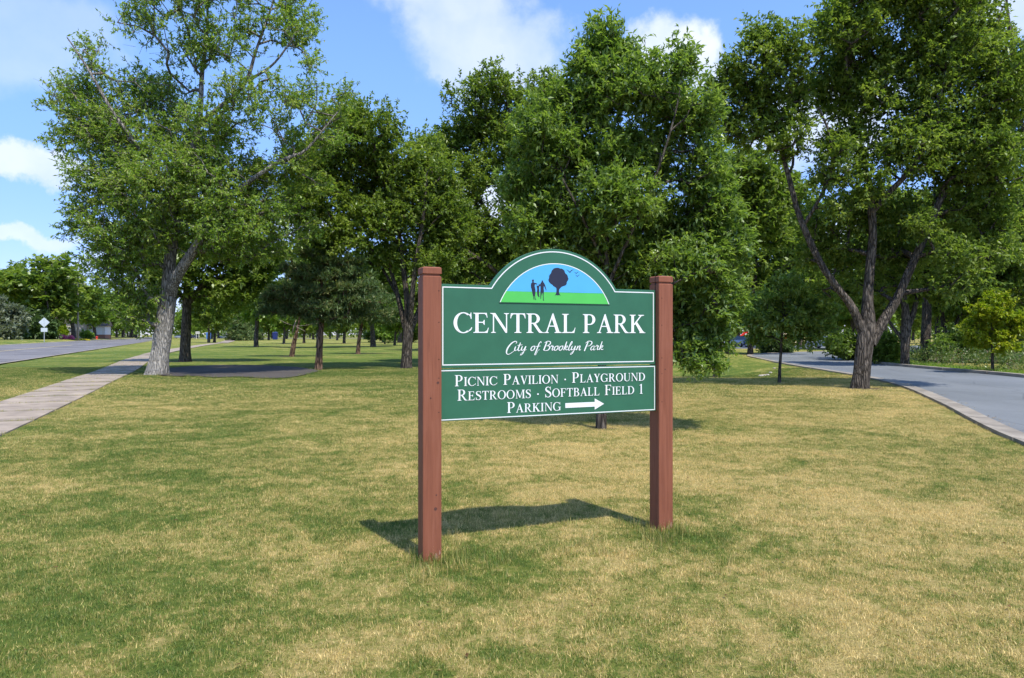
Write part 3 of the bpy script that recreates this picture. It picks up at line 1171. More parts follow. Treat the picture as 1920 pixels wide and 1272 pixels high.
    td = unit(r.normal(size=(nA * n_tw, 3)) * [1, 1, 0.75] + np.repeat(outw, n_tw, 0) * 0.7 + np.array([0, 0, up]))
    tl = tw_len * r.uniform(0.5, 1.25, nA * n_tw)
    org = org + r.normal(0, tw_len * 0.28 * spread, org.shape)
    ntw = len(org)
    if twigs:
        e0, e1 = org, org + td * tl[:, None]
        t = td
        ref = np.where(np.abs(t[:, 2:3]) < 0.8, np.array([[0, 0, 1.0]]), np.array([[1.0, 0, 0]]))
        u = unit(np.cross(t, ref)); v = np.cross(t, u)
        ang = np.arange(3) * 2 * np.pi / 3
        ring = (u[:, None, :] * np.cos(ang)[None, :, None] + v[:, None, :] * np.sin(ang)[None, :, None])
        rt = min_r * 0.42
        VV = np.concatenate([e0[:, None, :] + ring * rt, e1[:, None, :] + ring * rt * 0.4], 1).reshape(-1, 3)
        b = np.arange(ntw) * 6 + len(bV)
        FF = np.concatenate([np.stack([b + i, b + (i + 1) % 3, b + 3 + (i + 1) % 3, b + 3 + i], -1) for i in range(3)])
        bV = np.concatenate([bV, VV]); bF = np.concatenate([bF, FF])
    if len(bV):
        me = fast_mesh('branches', bV, bF, smooth=True)
        me.materials.append(bark)
        tag(link_mesh('branches', me, root), kind='stuff')
    alive = r.random(ntw) >= dead
    if dead:
        alive &= ~((A[:, 2].repeat(n_tw) > np.percentile(A[:, 2], 70)) & (r.random(ntw) < dead * 2.2))
    idx = np.repeat(np.where(alive)[0], n_lf)
    s = r.uniform(0.12, 1.05, len(idx))
    pos = org[idx] + td[idx] * (tl[idx] * s)[:, None]
    ax = unit(td[idx] * 0.55 + unit(r.normal(size=(len(idx), 3))) * 0.85 + np.array([0, 0, -droop]))
    nr = r.normal(size=(len(idx), 3)) * 0.55 + np.array([0, 0, 1.0])
    ln = leaf[0] * lscale * 1.38 * r.uniform(0.65, 1.2, len(idx))
    wd = leaf[1] * lscale * 1.52 * r.uniform(0.7, 1.2, len(idx))
    V, F = leaf_quads(pos, ax, nr, ln, wd)
    tt = np.clip(atint[idx // n_tw] + r.normal(0, tint[1], len(idx)), 0, 1)
    me = fast_mesh('crown', V, F, {'tint': np.repeat(tt, 4)})
    me.materials.append(mat)
    tag(link_mesh('crown', me, root), kind='stuff')
    return root


def px2l(px, py, Y, X0):
    return ((px - 960) / FPX * Y - X0, EYE + (628 - py) / FPX * Y)


def photo_tree(name, label, cat, bpx, bpy_, limbs, lobes, Y=None, **kw):
    """limbs [(px,py,depth,width_px)...]; lobes [(px,py,rx_px,ry_px[,depth,weight])] at the distance of the foot"""
    Y = Y or (EYE * FPX / (bpy_ - 628.0))
    X0 = (bpx - 960) / FPX * Y
    sc = Y / FPX
    z0 = Hs(X0, Y)
    LB = []
    for lb in limbs:
        o = []
        for q in lb:
            x, z = px2l(q[0], q[1], Y, X0)
            o.append((x, q[2], z - z0, q[3] * sc / 2))
        LB.append(o)
    if LB:
        f = LB[0][0]
        LB[0][0] = (f[0], f[1], -0.12, f[3])
    r = np.random.default_rng(kw.get('seed', 0) + 999)
    LO = []
    for q in lobes:
        x, z = px2l(q[0], q[1], Y, X0)
        rx, rz_ = q[2] * sc, q[3] * sc
        rd = (rx + rz_) / 2 * 1.0
        dy = q[4] if len(q) > 4 and q[4] is not None else r.uniform(-1, 1) * rd * 0.9
        LO.append((x, dy, z - z0, rx, rd, rz_, q[5] if len(q) > 5 else 1.0))
    return grow_tree(name, label, cat, (X0, Y), LB, LO, **kw)


# big thinning ash on the left
photo_tree('ash_tree', 'tall leaning ash with pale whitish trunk foot and thin twiggy top beside the footpath', 'tree', 292, 703,
    [[(294, 703, 0, 37), (301, 660, 0, 32), (310, 600, 0, 31), (317, 545, 0, 28), (318, 500, 0, 21), (321, 440, 0.2, 20), (327, 370, 0.3, 16), (348, 290, 0.4, 13), (366, 215, 0.4, 10), (366, 130, 0.6, 8), (372, 50, 0.8, 5), (368, -40, 1, 3)],
     [(316, 560, 0, 24), (335, 525, -0.3, 21), (362, 490, -0.5, 18), (385, 458, -0.6, 16), (402, 425, -0.7, 13), (440, 380, -0.8, 10), (490, 345, -0.9, 8), (545, 312, -1.0, 7), (585, 296, -1.0, 5), (625, 250, -1, 3)],
     [(360, 235, 0.4, 9), (400, 205, 0.2, 9), (440, 175, 0.1, 8), (465, 145, 0, 7), (480, 95, 0, 5), (500, 40, 0, 4), (520, -20, 0, 3)],
     [(321, 440, 0, 12), (285, 390, 0.5, 9), (240, 330, 0.9, 7), (200, 270, 1.2, 5), (150, 210, 1.5, 3), (110, 175, 1.5, 2)],
     [(330, 370, 0.3, 10), (290, 300, -0.8, 7), (250, 230, -1.5, 6), (215, 160, -1.8, 4), (185, 110, -2, 2)],
     [(468, 150, 0, 6), (520, 130, -0.5, 4), (560, 90, -0.8, 3)]],
    [(300, 10, 60, 50, None, .55), (400, -30, 110, 60, None, .6), (520, 20, 65, 60, None, .55), (555, 90, 42, 50, None, .5), (450, 70, 80, 60, None, .35), (360, 80, 80, 60, None, .45),
     (270, 60, 40, 40, None, .6), (180, 105, 35, 32, None, .5), (120, 190, 48, 40, None, .7), (180, 190, 65, 60, None, .9), (260, 170, 80, 70, None, .9), (150, 260, 45, 45, None, .8),
     (240, 265, 80, 65, None, 1.2), (330, 270, 75, 65, None, 1.2), (420, 250, 70, 60, None, .55), (490, 210, 60, 65, None, .5), (580, 190, 45, 60, None, .5), (550, 260, 50, 45, None, .55),
     (220, 350, 65, 50, None, 1.2), (310, 350, 85, 65, None, 1.3), (400, 345, 80, 65, None, 1.2), (480, 340, 55, 60, None, 1.0), (620, 270, 35, 40, None, .4),
     (200, 420, 48, 40, None, 1.0), (265, 440, 70, 50, None, 1.3), (370, 430, 80, 50, None, 1.2), (455, 420, 70, 55, None, 1.1), (525, 400, 40, 45, None, .9), (540, 335, 38, 42, None, .8), (560, 290, 35, 38, None, .5), (610, 220, 38, 45, None, .45), (560, 420, 28, 35, None, .7), (635, 200, 28, 40, None, .35), (580, 345, 30, 35, None, .5),
     (190, 475, 38, 25, None, .9), (250, 500, 62, 45, None, 1.2), (440, 475, 60, 30, None, 1.0), (510, 460, 40, 30, None, .9),
     (270, 560, 45, 40, None, 1.0), (265, 595, 36, 26, -0.3, .9), (235, 545, 30, 25, None, .8)],
    n_att=1550, lscale=0.78, n_tw=8, n_lf=13, leaf=(0.145, 0.052), mat=M['leaf_ash'], bark=M['bark_ash'], seed=3, tw_len=0.55, up=0.35, droop=0.25, sides=16, dead=0.06, min_r=0.018, tint=(0.72, 0.2))

# dark trunk just behind it
photo_tree('shade_tree', 'dark straight trunked tree standing behind the big ash by the footpath', 'tree', 345, 678.5,
    [[(346, 679, 0, 20), (347, 640, 0, 18), (349, 600, 0, 17), (350, 560, 0, 15), (352, 500, 0, 11), (350, 430, 0, 6)],
     [(350, 575, 0, 10), (375, 540, 0, 8), (410, 505, 0, 6), (450, 470, 0, 4)], [(349, 570, 0, 9), (325, 540, .5, 7), (300, 500, .8, 5)]],
    [(360, 500, 80, 60), (430, 490, 70, 50), (300, 480, 60, 60), (470, 530, 55, 45), (400, 550, 60, 35), (350, 440, 90, 60), (450, 430, 70, 60), (500, 480, 50, 50), (300, 560, 35, 30)],
    n_att=460, twigs=False, n_tw=7, n_lf=10, leaf=(0.22, 0.10), mat=M['leaf_dark'], bark=M['bark_grey'], seed=7, tw_len=0.7, sides=12, min_r=0.022, tint=(0.55, 0.22))

# vase shaped tree left of the sign
photo_tree('vase_tree', 'dark multi stemmed tree with vase shaped trunk just left of the sign', 'tree', 763, 691,
    [[(762, 691, 0, 22), (763, 655, 0, 19), (765, 620, 0, 20), (764, 575, 0, 13), (758, 520, 0, 10), (750, 450, 0, 8), (738, 380, 0, 6), (725, 310, 0, 4)],
     [(760, 615, 0, 12), (745, 560, .4, 9), (728, 500, .6, 7), (712, 430, .8, 5), (690, 360, 1, 3)],
     [(768, 615, 0, 13), (775, 560, -.5, 10), (782, 500, -.6, 8), (795, 430, -.8, 6), (805, 350, -1, 4)],
     [(770, 620, 0, 11), (785, 575, .6, 9), (800, 530, .8, 7), (830, 460, 1, 5), (850, 400, 1, 3)],
     [(745, 560, .4, 6), (710, 500, 1, 5), (670, 450, 1.5, 4), (630, 410, 1.8, 3)]],
    [(650, 230, 45, 40), (600, 290, 38, 45), (580, 350, 38, 45), (575, 410, 35, 40), (700, 260, 55, 50), (640, 310, 55, 50), (740, 310, 50, 55), (690, 340, 70, 50), (790, 290, 45, 50), (810, 350, 50, 55), (620, 380, 50, 45), (700, 410, 70, 45),
     (770, 400, 65, 50), (840, 420, 50, 50), (650, 450, 60, 35), (730, 470, 60, 35), (600, 330, 30, 40), (610, 460, 40, 30), (800, 480, 55, 40)],
    n_att=1150, lscale=0.80, twigs=False, n_tw=7, n_lf=12, leaf=(0.18, 0.075), mat=M['leaf_dark'], bark=M['bark_dark'], seed=12, tw_len=0.6, sides=12, min_r=0.02, tint=(0.58, 0.24))

# big round crowned tree behind the sign
photo_tree('shade_tree', 'round topped dark green tree standing right behind the arch of the sign', 'tree', 962, 684,
    [[(962, 684, 0, 24), (962, 600, 0, 21), (964, 520, 0, 18), (965, 430, 0, 14), (963, 360, 0, 11), (960, 280, 0, 8), (955, 210, 0, 5)],
     [(963, 500, 0, 12), (930, 430, .5, 9), (895, 360, .8, 7), (870, 290, 1, 5)], [(965, 470, 0, 12), (1000, 400, .5, 9), (1020, 330, .8, 7), (1030, 260, 1, 4)],
     [(963, 540, 0, 9), (915, 500, -.8, 7), (870, 470, -1.2, 5)]],
    [(880, 190, 45, 40), (930, 170, 55, 40), (860, 250, 55, 50), (920, 240, 70, 50), (1010, 190, 60, 50), (1000, 260, 70, 50), (820, 300, 45, 50), (880, 330, 80, 50), (960, 310, 70, 50),
     (1040, 320, 60, 60), (840, 390, 60, 50), (910, 420, 60, 40), (1000, 400, 70, 55), (870, 470, 70, 45), (960, 480, 80, 45), (1050, 450, 60, 50), (870, 540, 60, 35), (960, 550, 80, 40)],
    n_att=1250, lscale=0.82, twigs=False, n_tw=7, n_lf=12, leaf=(0.19, 0.08), mat=M['leaf_dark'], bark=M['bark_dark'], seed=15, tw_len=0.6, sides=12, min_r=0.02, tint=(0.52, 0.24))

# young ash directly behind the sign
photo_tree('young_ash', 'bushy young ash with pointed top and glossy leaves right behind the sign', 'tree', 1127, 804,
    [[(1127, 804, 0, 19), (1128, 760, 0, 17), (1129, 700, 0, 16), (1131, 600, 0, 14), (1136, 500, 0, 12), (1138, 400, 0, 9), (1136, 300, 0, 7), (1132, 200, 0, 5), (1130, 110, 0, 3), (1132, 50, 0, 1.5)],
     [(1131, 560, 0, 8), (1160, 480, -.3, 6), (1195, 400, -.5, 5), (1225, 320, -.6, 4), (1250, 230, -.7, 3), (1265, 140, -.7, 1.5)],
     [(1131, 600, 0, 7), (1100, 520, .3, 6), (1070, 440, .5, 4), (1040, 380, .6, 3)], [(1135, 500, 0, 6), (1090, 420, -.4, 5), (1050, 350, -.6, 3)],
     [(1130, 640, 0, 7), (1180, 580, -.4, 5), (1240, 540, -.7, 4), (1300, 510, -.9, 2)], [(1130, 620, 0, 6), (1180, 540, .6, 5), (1250, 480, .9, 4), (1320, 430, 1, 2)]],
    [(1131, 75, 32, 42, 0), (1120, 130, 48, 45, 0), (1165, 115, 28, 38, 0), (1085, 200, 60, 55), (1150, 190, 60, 55), (1210, 180, 45, 60), (1262, 135, 22, 42, -.6), (1265, 200, 42, 60),
     (1295, 240, 35, 60), (1010, 250, 50, 50), (1050, 300, 60, 55), (1130, 290, 70, 60), (1220, 290, 70, 60), (1310, 330, 45, 60), (985, 340, 45, 45), (1060, 390, 65, 55), (1150, 390, 75, 60),
     (1240, 400, 70, 60), (1325, 420, 50, 60), (1010, 430, 60, 50), (1100, 470, 70, 50), (1190, 480, 70, 55), (1280, 490, 70, 55), (1355, 460, 38, 50), (1340, 380, 35, 50), (1270, 570, 60, 50),
     (1335, 560, 40, 55), (1295, 640, 60, 42), (1345, 625, 32, 40), (1200, 570, 60, 50), (1300, 672, 48, 24, -.3), (1110, 560, 70, 40)],
    n_att=2100, lscale=0.84, twigs=False, n_tw=6, n_lf=9, leaf=(0.100, 0.032), mat=M['leaf_mid'], bark=M['bark_grey'], seed=21, tw_len=0.26, up=0.3, droop=0.15, sides=12, step=0.3, min_r=0.006, shell=0.5, tint=(0.5, 0.24))

# big tree on the right by the road
photo_tree('maple_tree', 'large spreading tree with three great forked limbs beside the park road', 'tree', 1613, 729,
    [[(1611, 729, 0, 33), (1616, 690, 0, 30), (1622, 640, 0, 30), (1627, 600, 0, 27), (1627, 560, 0, 18), (1632, 500, 0, 16), (1637, 440, 0, 14), (1634, 390, 0, 13), (1630, 340, 0, 10), (1618, 270, .3, 8), (1610, 200, .5, 6), (1600, 110, .6, 4), (1600, 20, .6, 3)],
     [(1620, 630, 0, 18), (1600, 580, 0, 15), (1574, 545, 0, 13), (1548, 510, 0, 12), (1526, 470, 0, 12), (1506, 425, 0, 11), (1492, 385, 0, 10), (1478, 330, 0, 9), (1462, 275, 0, 7), (1448, 220, 0, 5), (1440, 140, 0, 3)],
     [(1632, 645, 0, 22), (1655, 605, 0, 19), (1680, 565, 0, 16), (1700, 520, 0, 15), (1722, 470, 0, 14), (1742, 425, 0, 13), (1760, 380, 0, 12), (1776, 345, 0, 11), (1800, 270, 0, 8), (1815, 190, 0, 6), (1820, 100, 0, 4)],
     [(1634, 400, 0, 10), (1655, 365, -.4, 10), (1688, 325, -.6, 8), (1710, 270, -.8, 7), (1725, 200, -1, 5), (1740, 120, -1, 4)],
     [(1506, 425, 0, 7), (1530, 370, -.4, 6), (1545, 320, -.6, 5), (1530, 260, -.8, 4), (1510, 220, -.9, 3)],
     [(1478, 330, 0, 5), (1500, 290, .5, 5), (1480, 240, .7, 3)], [(1760, 380, 0, 6), (1790, 340, 1, 4), (1830, 280, 1.4, 3), (1850, 220, 1.6, 2)]],
    [(1430, 90, 45, 45), (1460, 130, 55, 50), (1400, 170, 55, 50), (1470, 190, 55, 55), (1350, 190, 38, 38), (1400, 240, 55, 40), (1470, 260, 50, 40),
     (1560, 70, 60, 60), (1620, 10, 80, 60), (1720, 20, 90, 60), (1810, 60, 70, 70), (1630, 100, 80, 65), (1730, 120, 80, 70), (1820, 160, 70, 65), (1560, 160, 50, 55), (1640, 190, 75, 60),
     (1730, 220, 75, 60), (1830, 250, 70, 60), (1590, 270, 55, 40), (1680, 290, 75, 50), (1780, 310, 70, 50), (1870, 320, 45, 60), (1550, 330, 45, 35), (1640, 370, 60, 45, 1.0), (1720, 390, 65, 45, 1.2),
     (1820, 380, 60, 45), (1580, 410, 45, 40, 1.0), (1670, 460, 50, 35, 1.3), (1750, 470, 55, 40, 1.3), (1560, 450, 30, 30, 1), (1600, 490, 35, 25, 1.2), (1790, 535, 40, 32, -.6), (1720, 520, 40, 30, 1.2), (1340, 150, 22, 25), (1380, 130, 35, 35), (1560, 400, 30, 24, -.6), (1600, 350, 40, 30, -.8), (1700, 430, 34, 26, -.6), (1765, 470, 38, 28, -.7), (1680, 540, 24, 18, .9), (1880, 400, 45, 45), (1850, 470, 40, 35), (1810, 300, 50, 40, -1.2), (1545, 300, 30, 24, -1), (1590, 540, 26, 18, 1.0), (1545, 470, 26, 20, 1.0), (1660, 520, 26, 20, 1.2), (1700, 470, 30, 24, .9), (1590, 460, 30, 22, .8), (1880, 180, 45, 60)],
    n_att=2000, lscale=0.78, twigs=False, n_tw=7, n_lf=12, leaf=(0.130, 0.055), mat=M['leaf_dark'], bark=M['bark_grey'], seed=31, tw_len=0.45, sides=16, min_r=0.016, tint=(0.55, 0.24), shell=0.42)

# trees behind the young ash on the right
photo_tree('shade_tree', 'dark tree by the kerb end of the lawn left of the parked cars', 'tree', 1407, 665.5,
    [[(1406, 666, 0, 11), (1408, 640, 0, 10), (1412, 600, 0, 9), (1415, 540, 0, 7), (1420, 450, 0, 4)], [(1412, 590, 0, 6), (1440, 540, 0, 5), (1465, 480, 0, 3)]],
    [(1400, 330, 60, 50), (1440, 400, 70, 55), (1380, 420, 60, 50), (1400, 490, 70, 50), (1470, 470, 60, 55), (1360, 500, 55, 50), (1420, 560, 60, 40), (1490, 550, 55, 40), (1500, 400, 50, 50), (1360, 580, 45, 35)],
    n_att=460, twigs=False, n_tw=6, n_lf=10, leaf=(0.30, 0.13), mat=M['leaf_dark'], bark=M['bark_dark'], seed=41, tw_len=0.9, sides=10, min_r=0.03, tint=(0.5, 0.24))
photo_tree('shade_tree', 'dark tree with straight black trunk on the bank right of the sign', 'tree', 1364, 672,
    [[(1364, 672, 0, 10), (1364, 640, 0, 9), (1362, 600, 0, 8), (1360, 520, 0, 6), (1355, 430, 0, 3)]],
    [(1350, 480, 60, 60), (1330, 550, 50, 50), (1390, 560, 50, 45), (1350, 600, 45, 28), (1310, 450, 50, 60), (1380, 400, 50, 50)],
    n_att=260, n_tw=6, n_lf=10, leaf=(0.27, 0.12), mat=M['leaf_dark'], bark=M['bark_dark'], seed=43, tw_len=0.8, sides=10, min_r=0.03, tint=(0.62, 0.22))
photo_tree('shade_tree', 'grey trunked tree half hidden behind the young ash foliage', 'tree', 1343, 699,
    [[(1342, 699, 0, 12), (1346, 670, 0, 10), (1350, 620, 0, 9), (1356, 550, 0, 7), (1380, 450, 0, 5), (1400, 380, 0, 3)]],
    [(1390, 330, 50, 45), (1430, 350, 50, 40), (1400, 400, 50, 45), (1370, 460, 45, 45), (1440, 420, 45, 40), (1480, 350, 45, 40)],
    n_att=230, n_tw=6, n_lf=10, leaf=(0.19, 0.085), mat=M['leaf_dark'], bark=M['bark_grey'], seed=45, tw_len=0.6, sides=10, min_r=0.02, tint=(0.45, 0.2))
photo_tree('sapling', 'slim young tree standing alone on the lawn before the bend', 'tree', 1461, 717.5,
    [[(1461, 717.5, 0, 6.5), (1462, 690, 0, 5.5), (1465, 650, 0, 5), (1468, 610, 0, 4), (1474, 570, 0, 2.5), (1480, 530, 0, 1.5)],
     [(1465, 640, 0, 3), (1490, 605, -.3, 2), (1515, 580, -.4, 1)], [(1465, 650, 0, 2.6), (1445, 620, .3, 2), (1425, 600, .4, 1)]],
    [(1475, 545, 35, 25), (1450, 575, 45, 28), (1500, 570, 45, 28), (1535, 600, 32, 25), (1470, 605, 55, 25), (1420, 600, 32, 22), (1510, 625, 42, 18), (1440, 630, 35, 15), (1545, 570, 25, 25)],
    n_att=210, n_tw=6, n_lf=9, leaf=(0.12, 0.045), mat=M['leaf_mid'], bark=M['bark_grey'], seed=47, tw_len=0.32, sides=8, step=0.3, min_r=0.008, tint=(0.7, 0.2))

# right of the park road
photo_tree('boulevard_tree', 'tree with thick pale lit trunk between the kerb and the weeds', 'tree', 1697, 688,
    [[(1696, 689, 0, 15), (1697, 650, 0, 15), (1699, 620, 0, 17), (1698, 585, 0, 14), (1693, 550, 0, 11), (1690, 480, 0, 8), (1685, 400, 0, 4)],
     [(1700, 620, 0, 11), (1712, 590, 0, 10), (1722, 550, 0, 8), (1740, 490, 0, 6)], [(1697, 640, 0, 8), (1683, 615, .4, 6), (1675, 590, .7, 5), (1665, 555, 1, 3)]],
    [(1690, 470, 60, 45), (1740, 480, 50, 40), (1700, 530, 55, 32), (1750, 545, 40, 28), (1650, 500, 45, 40), (1700, 400, 70, 50), (1660, 560, 30, 22)],
    n_att=420, n_tw=6, n_lf=11, leaf=(0.19, 0.08), mat=M['leaf_dark'], bark=M['bark_grey'], seed=51, tw_len=0.6, sides=12, min_r=0.02, tint=(0.6, 0.22))
photo_tree('boulevard_tree', 'tree with thick dark trunk standing in the weeds, second of its row', 'tree', 1735, 678,
    [[(1735, 679, 0, 19), (1735, 640, 0, 17), (1737, 600, 0, 16), (1738, 560, 0, 14), (1742, 500, 0, 9), (1745, 420, 0, 5)], [(1738, 570, 0, 8), (1760, 520, 0, 6), (1790, 460, 0, 4)]],
    [(1750, 490, 60, 40), (1780, 440, 60, 50), (1730, 420, 60, 50), (1810, 500, 50, 35), (1840, 440, 50, 45)],
    n_att=300, n_tw=6, n_lf=10, leaf=(0.24, 0.10), mat=M['leaf_dark'], bark=M['bark_dark'], seed=53, tw_len=0.7, sides=10, min_r=0.025, tint=(0.45, 0.22))
photo_tree('boulevard_tree', 'tree with dark trunk forking low in the weeds behind the lime sapling', 'tree', 1769, 676,
    [[(1768, 677, 0, 11), (1770, 650, 0, 11), (1771, 630, 0, 12), (1768, 600, 0, 8), (1763, 570, 0, 7), (1760, 500, 0, 4)],
     [(1771, 640, 0, 8), (1785, 620, 0, 7), (1798, 595, 0, 6), (1815, 560, 0, 5), (1835, 500, 0, 3)]],
    [(1770, 560, 45, 30), (1820, 560, 50, 38), (1850, 500, 60, 45), (1790, 500, 55, 40), (1890, 540, 50, 45), (1880, 440, 60, 55), (1840, 400, 60, 50), (1870, 600, 45, 30)],
    n_att=420, n_tw=6, n_lf=10, leaf=(0.24, 0.10), mat=M['leaf_dark'], bark=M['bark_dark'], seed=55, tw_len=0.7, sides=10, min_r=0.025, tint=(0.6, 0.24))
photo_tree('edge_tree', 'tall tree at the right picture edge with bare crooked branch tips', 'tree', 1990, 682,
    [[(1990, 682, 0, 22), (1985, 600, 0, 24), (1975, 480, 0, 20), (1955, 350, 0, 14), (1930, 220, 0, 10), (1905, 120, 0, 7), (1890, 30, 0, 5), (1885, -30, 0, 3)],
     [(1955, 350, 0, 9), (1915, 270, -.5, 7), (1880, 190, -.8, 5), (1860, 140, -1, 3)]],
    [(1890, 60, 40, 50, None, .5), (1905, 150, 45, 50, None, .8), (1880, 220, 38, 40), (1920, 260, 50, 60), (1890, 350, 50, 45), (1930, 400, 50, 60), (1900, 470, 50, 45), (1960, 120, 60, 80), (1990, 260, 60, 80),
     (1900, 560, 40, 45), (1960, 520, 60, 60), (1905, 630, 35, 30)],
    n_att=480, n_tw=6, n_lf=11, leaf=(0.17, 0.07), mat=M['leaf_dark'], bark=M['bark_grey'], seed=57, tw_len=0.55, sides=10, min_r=0.02, tint=(0.6, 0.24))
photo_tree('lime_sapling', 'small bright yellow green tree standing behind the far kerb', 'tree', 1861, 701,
    [[(1861, 701, 0, 6), (1861, 670, 0, 5), (1861, 640, 0, 4.5), (1860, 610, 0, 3.5), (1858, 580, 0, 2)], [(1861, 640, 0, 3), (1885, 615, 0, 2), (1905, 600, 0, 1)], [(1861, 645, 0, 3), (1840, 620, 0, 2), (1825, 610, 0, 1)]],
    [(1858, 565, 24, 14), (1850, 585, 38, 14), (1890, 598, 36, 12), (1845, 610, 34, 12), (1885, 622, 38, 12), (1855, 635, 34, 11), (1828, 622, 20, 9), (1912, 612, 18, 10), (1870, 648, 22, 8)],
    n_att=190, n_tw=7, n_lf=12, leaf=(0.11, 0.045), mat=M['leaf_lime'], bark=M['bark_grey'], seed=59, tw_len=0.28, up=0.0, droop=0.4, sides=8, step=0.3, min_r=0.008, tint=(0.5, 0.25))
# a tree standing off to the right whose shade falls on the road
photo_tree('shade_tree', 'tree standing by the far kerb beyond the right picture edge', 'tree', 3050, 830,
    [[(3050, 830, 0, 40), (3050, 600, 0, 34), (3050, 350, 0, 26), (3050, 0, 0, 12)]],
    [(3050, 100, 250, 200), (2900, 150, 170, 150), (3200, 120, 200, 180), (3050, -150, 200, 150), (2800, 60, 130, 120)],
    n_att=300, n_tw=6, n_lf=10, leaf=(0.16, 0.08), mat=M['leaf_dark'], bark=M['bark_dark'], seed=61, tw_len=0.5, sides=8, min_r=0.02)


# pines: flat layered plates of needles
def pine(label, bx, by, limbs, lobes, seed, n_att, leafsz=(0.17, 0.022), **kw):
    lobes = [(q[0] + (q[0] - bx) * 0.25, q[1], q[2] * 1.2, q[3] * 0.62, 0) for q in lobes]
    return photo_tree('pine_tree', label, 'pine tree', bx, by, limbs, lobes, n_att=n_att, n_tw=8, n_lf=8, leaf=(leafsz[0] * 1.1, leafsz[1] * 1.5), mat=M['needle'], bark=M['bark_pine'], seed=seed,
                      tw_len=0.24, up=0.6, droop=-0.2, sides=10, min_r=0.016, tint=(0.5, 0.25), shell=0.5, spread=0.9, **kw)


pine('blue green pine with flat layered boughs beside the asphalt pad', 598, 693.5,
    [[(597, 694, 0, 15), (599, 660, 0, 12), (602, 620, 0, 10), (604, 580, 0, 8), (603, 530, 0, 5), (600, 480, 0, 3), (600, 455, 0, 1.5)]],
    [(600, 462, 28, 9), (590, 478, 45, 8), (620, 495, 50, 8), (575, 505, 45, 8), (640, 515, 50, 8), (600, 522, 60, 8), (655, 540, 48, 9), (590, 547, 75, 9), (560, 560, 55, 9), (650, 568, 60, 9),
     (600, 578, 65, 9), (545, 585, 40, 8), (670, 592, 40, 8), (615, 598, 50, 7)], 71, 560)
pine('reddish leaning pine with bare dead side branches', 549, 669,
    [[(547, 669, 0, 9), (551, 645, 0, 9), (556, 625, 0, 6), (561, 600, 0, 5), (568, 570, 0, 4), (570, 530, 0, 2)]],
    [(560, 520, 30, 9), (545, 535, 42, 8), (580, 548, 38, 8), (530, 560, 42, 8), (570, 570, 45, 8), (540, 583, 40, 7), (515, 545, 25, 8), (510, 575, 28, 7)], 73, 300, (0.24, 0.03))
pine('slim grey pine standing behind the layered pine', 672, 664,
    [[(671, 664, 0, 8), (673, 640, 0, 7), (677, 615, 0, 6), (682, 590, 0, 4), (686, 550, 0, 2)]],
    [(685, 535, 22, 9), (675, 550, 38, 8), (700, 562, 36, 8), (665, 575, 38, 8), (705, 585, 34, 8), (680, 598, 40, 7), (712, 603, 24, 6)], 75, 280, (0.26, 0.03))
# broken dead boughs of the leaning pine: own part
# ------------------------------------------------------------------ background tree kinds, built once and copied
def copy_thing(src, loc, rz, sc, label=None, group=None):
    c = src.copy()
    COL.objects.link(c)
    c.location = loc
    c.rotation_euler = (0, 0, rz)
    c.scale = sc
    if label: c['label'] = label
    if group: c['group'] = group
    for ch in src.children:
        d = ch.copy()
        COL.objects.link(d)
        d.parent = c
    return c


def far_kind(seed, h, w, mat, bark, trunk_h, leaf=(0.55, 0.30), n_att=170, conif=False):
    r = np.random.default_rng(seed)
    lobes = []
    for i in range(9):
        t = r.random()
        z = trunk_h + (h - trunk_h) * (0.15 + 0.7 * t)
        if conif:
            z = trunk_h + (h - trunk_h) * i / 9
            rr = w * (1 - i / 9.5)
            lobes.append((0, 0, z, rr, rr, h * 0.06, 1.0))
        else:
            rr = w * (0.62 if t < 0.7 else 0.42)
            a = r.uniform(0, 6.28)
            q = w * 0.5 * r.random() ** 0.5
            lobes.append((q * math.cos(a), q * math.sin(a), z, rr, rr, rr * 0.7, 1.0))
    lb = [[(0, 0, -0.2, h * 0.028), (0.1, 0, trunk_h * 0.6, h * 0.022), (0.15, 0.1, trunk_h, h * 0.02), (0, 0, h * 0.6, h * 0.01), (0, 0, h * 0.9, h * 0.004)]]
    if not conif:
        lb.append([(0.12, 0, trunk_h * 0.8, h * 0.013), (w * 0.3, 0.3, trunk_h * 1.4, h * 0.008), (w * 0.5, 0.4, h * 0.55, h * 0.004)])
    t = grow_tree('background_tree', 'x', 'tree', (0, 0), lb, lobes, n_att, 5, 7, leaf, mat, bark, seed=seed, tw_len=1.1, sides=7, step=1.2, min_r=0.03, twigs=False, tint=(0.5, 0.25))
    return t


K = [far_kind(501, 14, 5.2, M['leaf_dark'], M['bark_dark'], 3.2, n_att=190),
     far_kind(502, 13, 4.6, M['leaf_ash'], M['bark_grey'], 3.0, n_att=180),
     far_kind(503, 15, 5.6, M['leaf_dark'], M['bark_grey'], 3.6, n_att=200),
     far_kind(504, 9, 3.0, M['needle'], M['bark_pine'], 1.0, (0.5, 0.14), 190, conif=True),
     far_kind(505, 6.0, 2.6, M['leaf_ash'], M['bark_grey'], 1.2, (0.35, 0.2), 130)]
used = [False] * 5


def put(kind, px, Y, size=1.0, label='', group=None, name=None, sx=1.0):
    X = (px - 960) / FPX * Y
    rr = np.random.default_rng(int(px * 7 + Y * 13 + kind))
    rz = rr.uniform(0, 6.28)
    loc = (X, Y, Hs(X, Y) - 0.05)
    sc = (size * sx, size * sx, size)
    if not used[kind]:
        used[kind] = True
        o = K[kind]
        o.location = loc
        o.rotation_euler = (0, 0, rz)
        o.scale = sc
        o['label'] = label
        if group: o['group'] = group
    else:
        o = copy_thing(K[kind], loc, rz, sc, label, group)
    if name: o.name = name
    return o


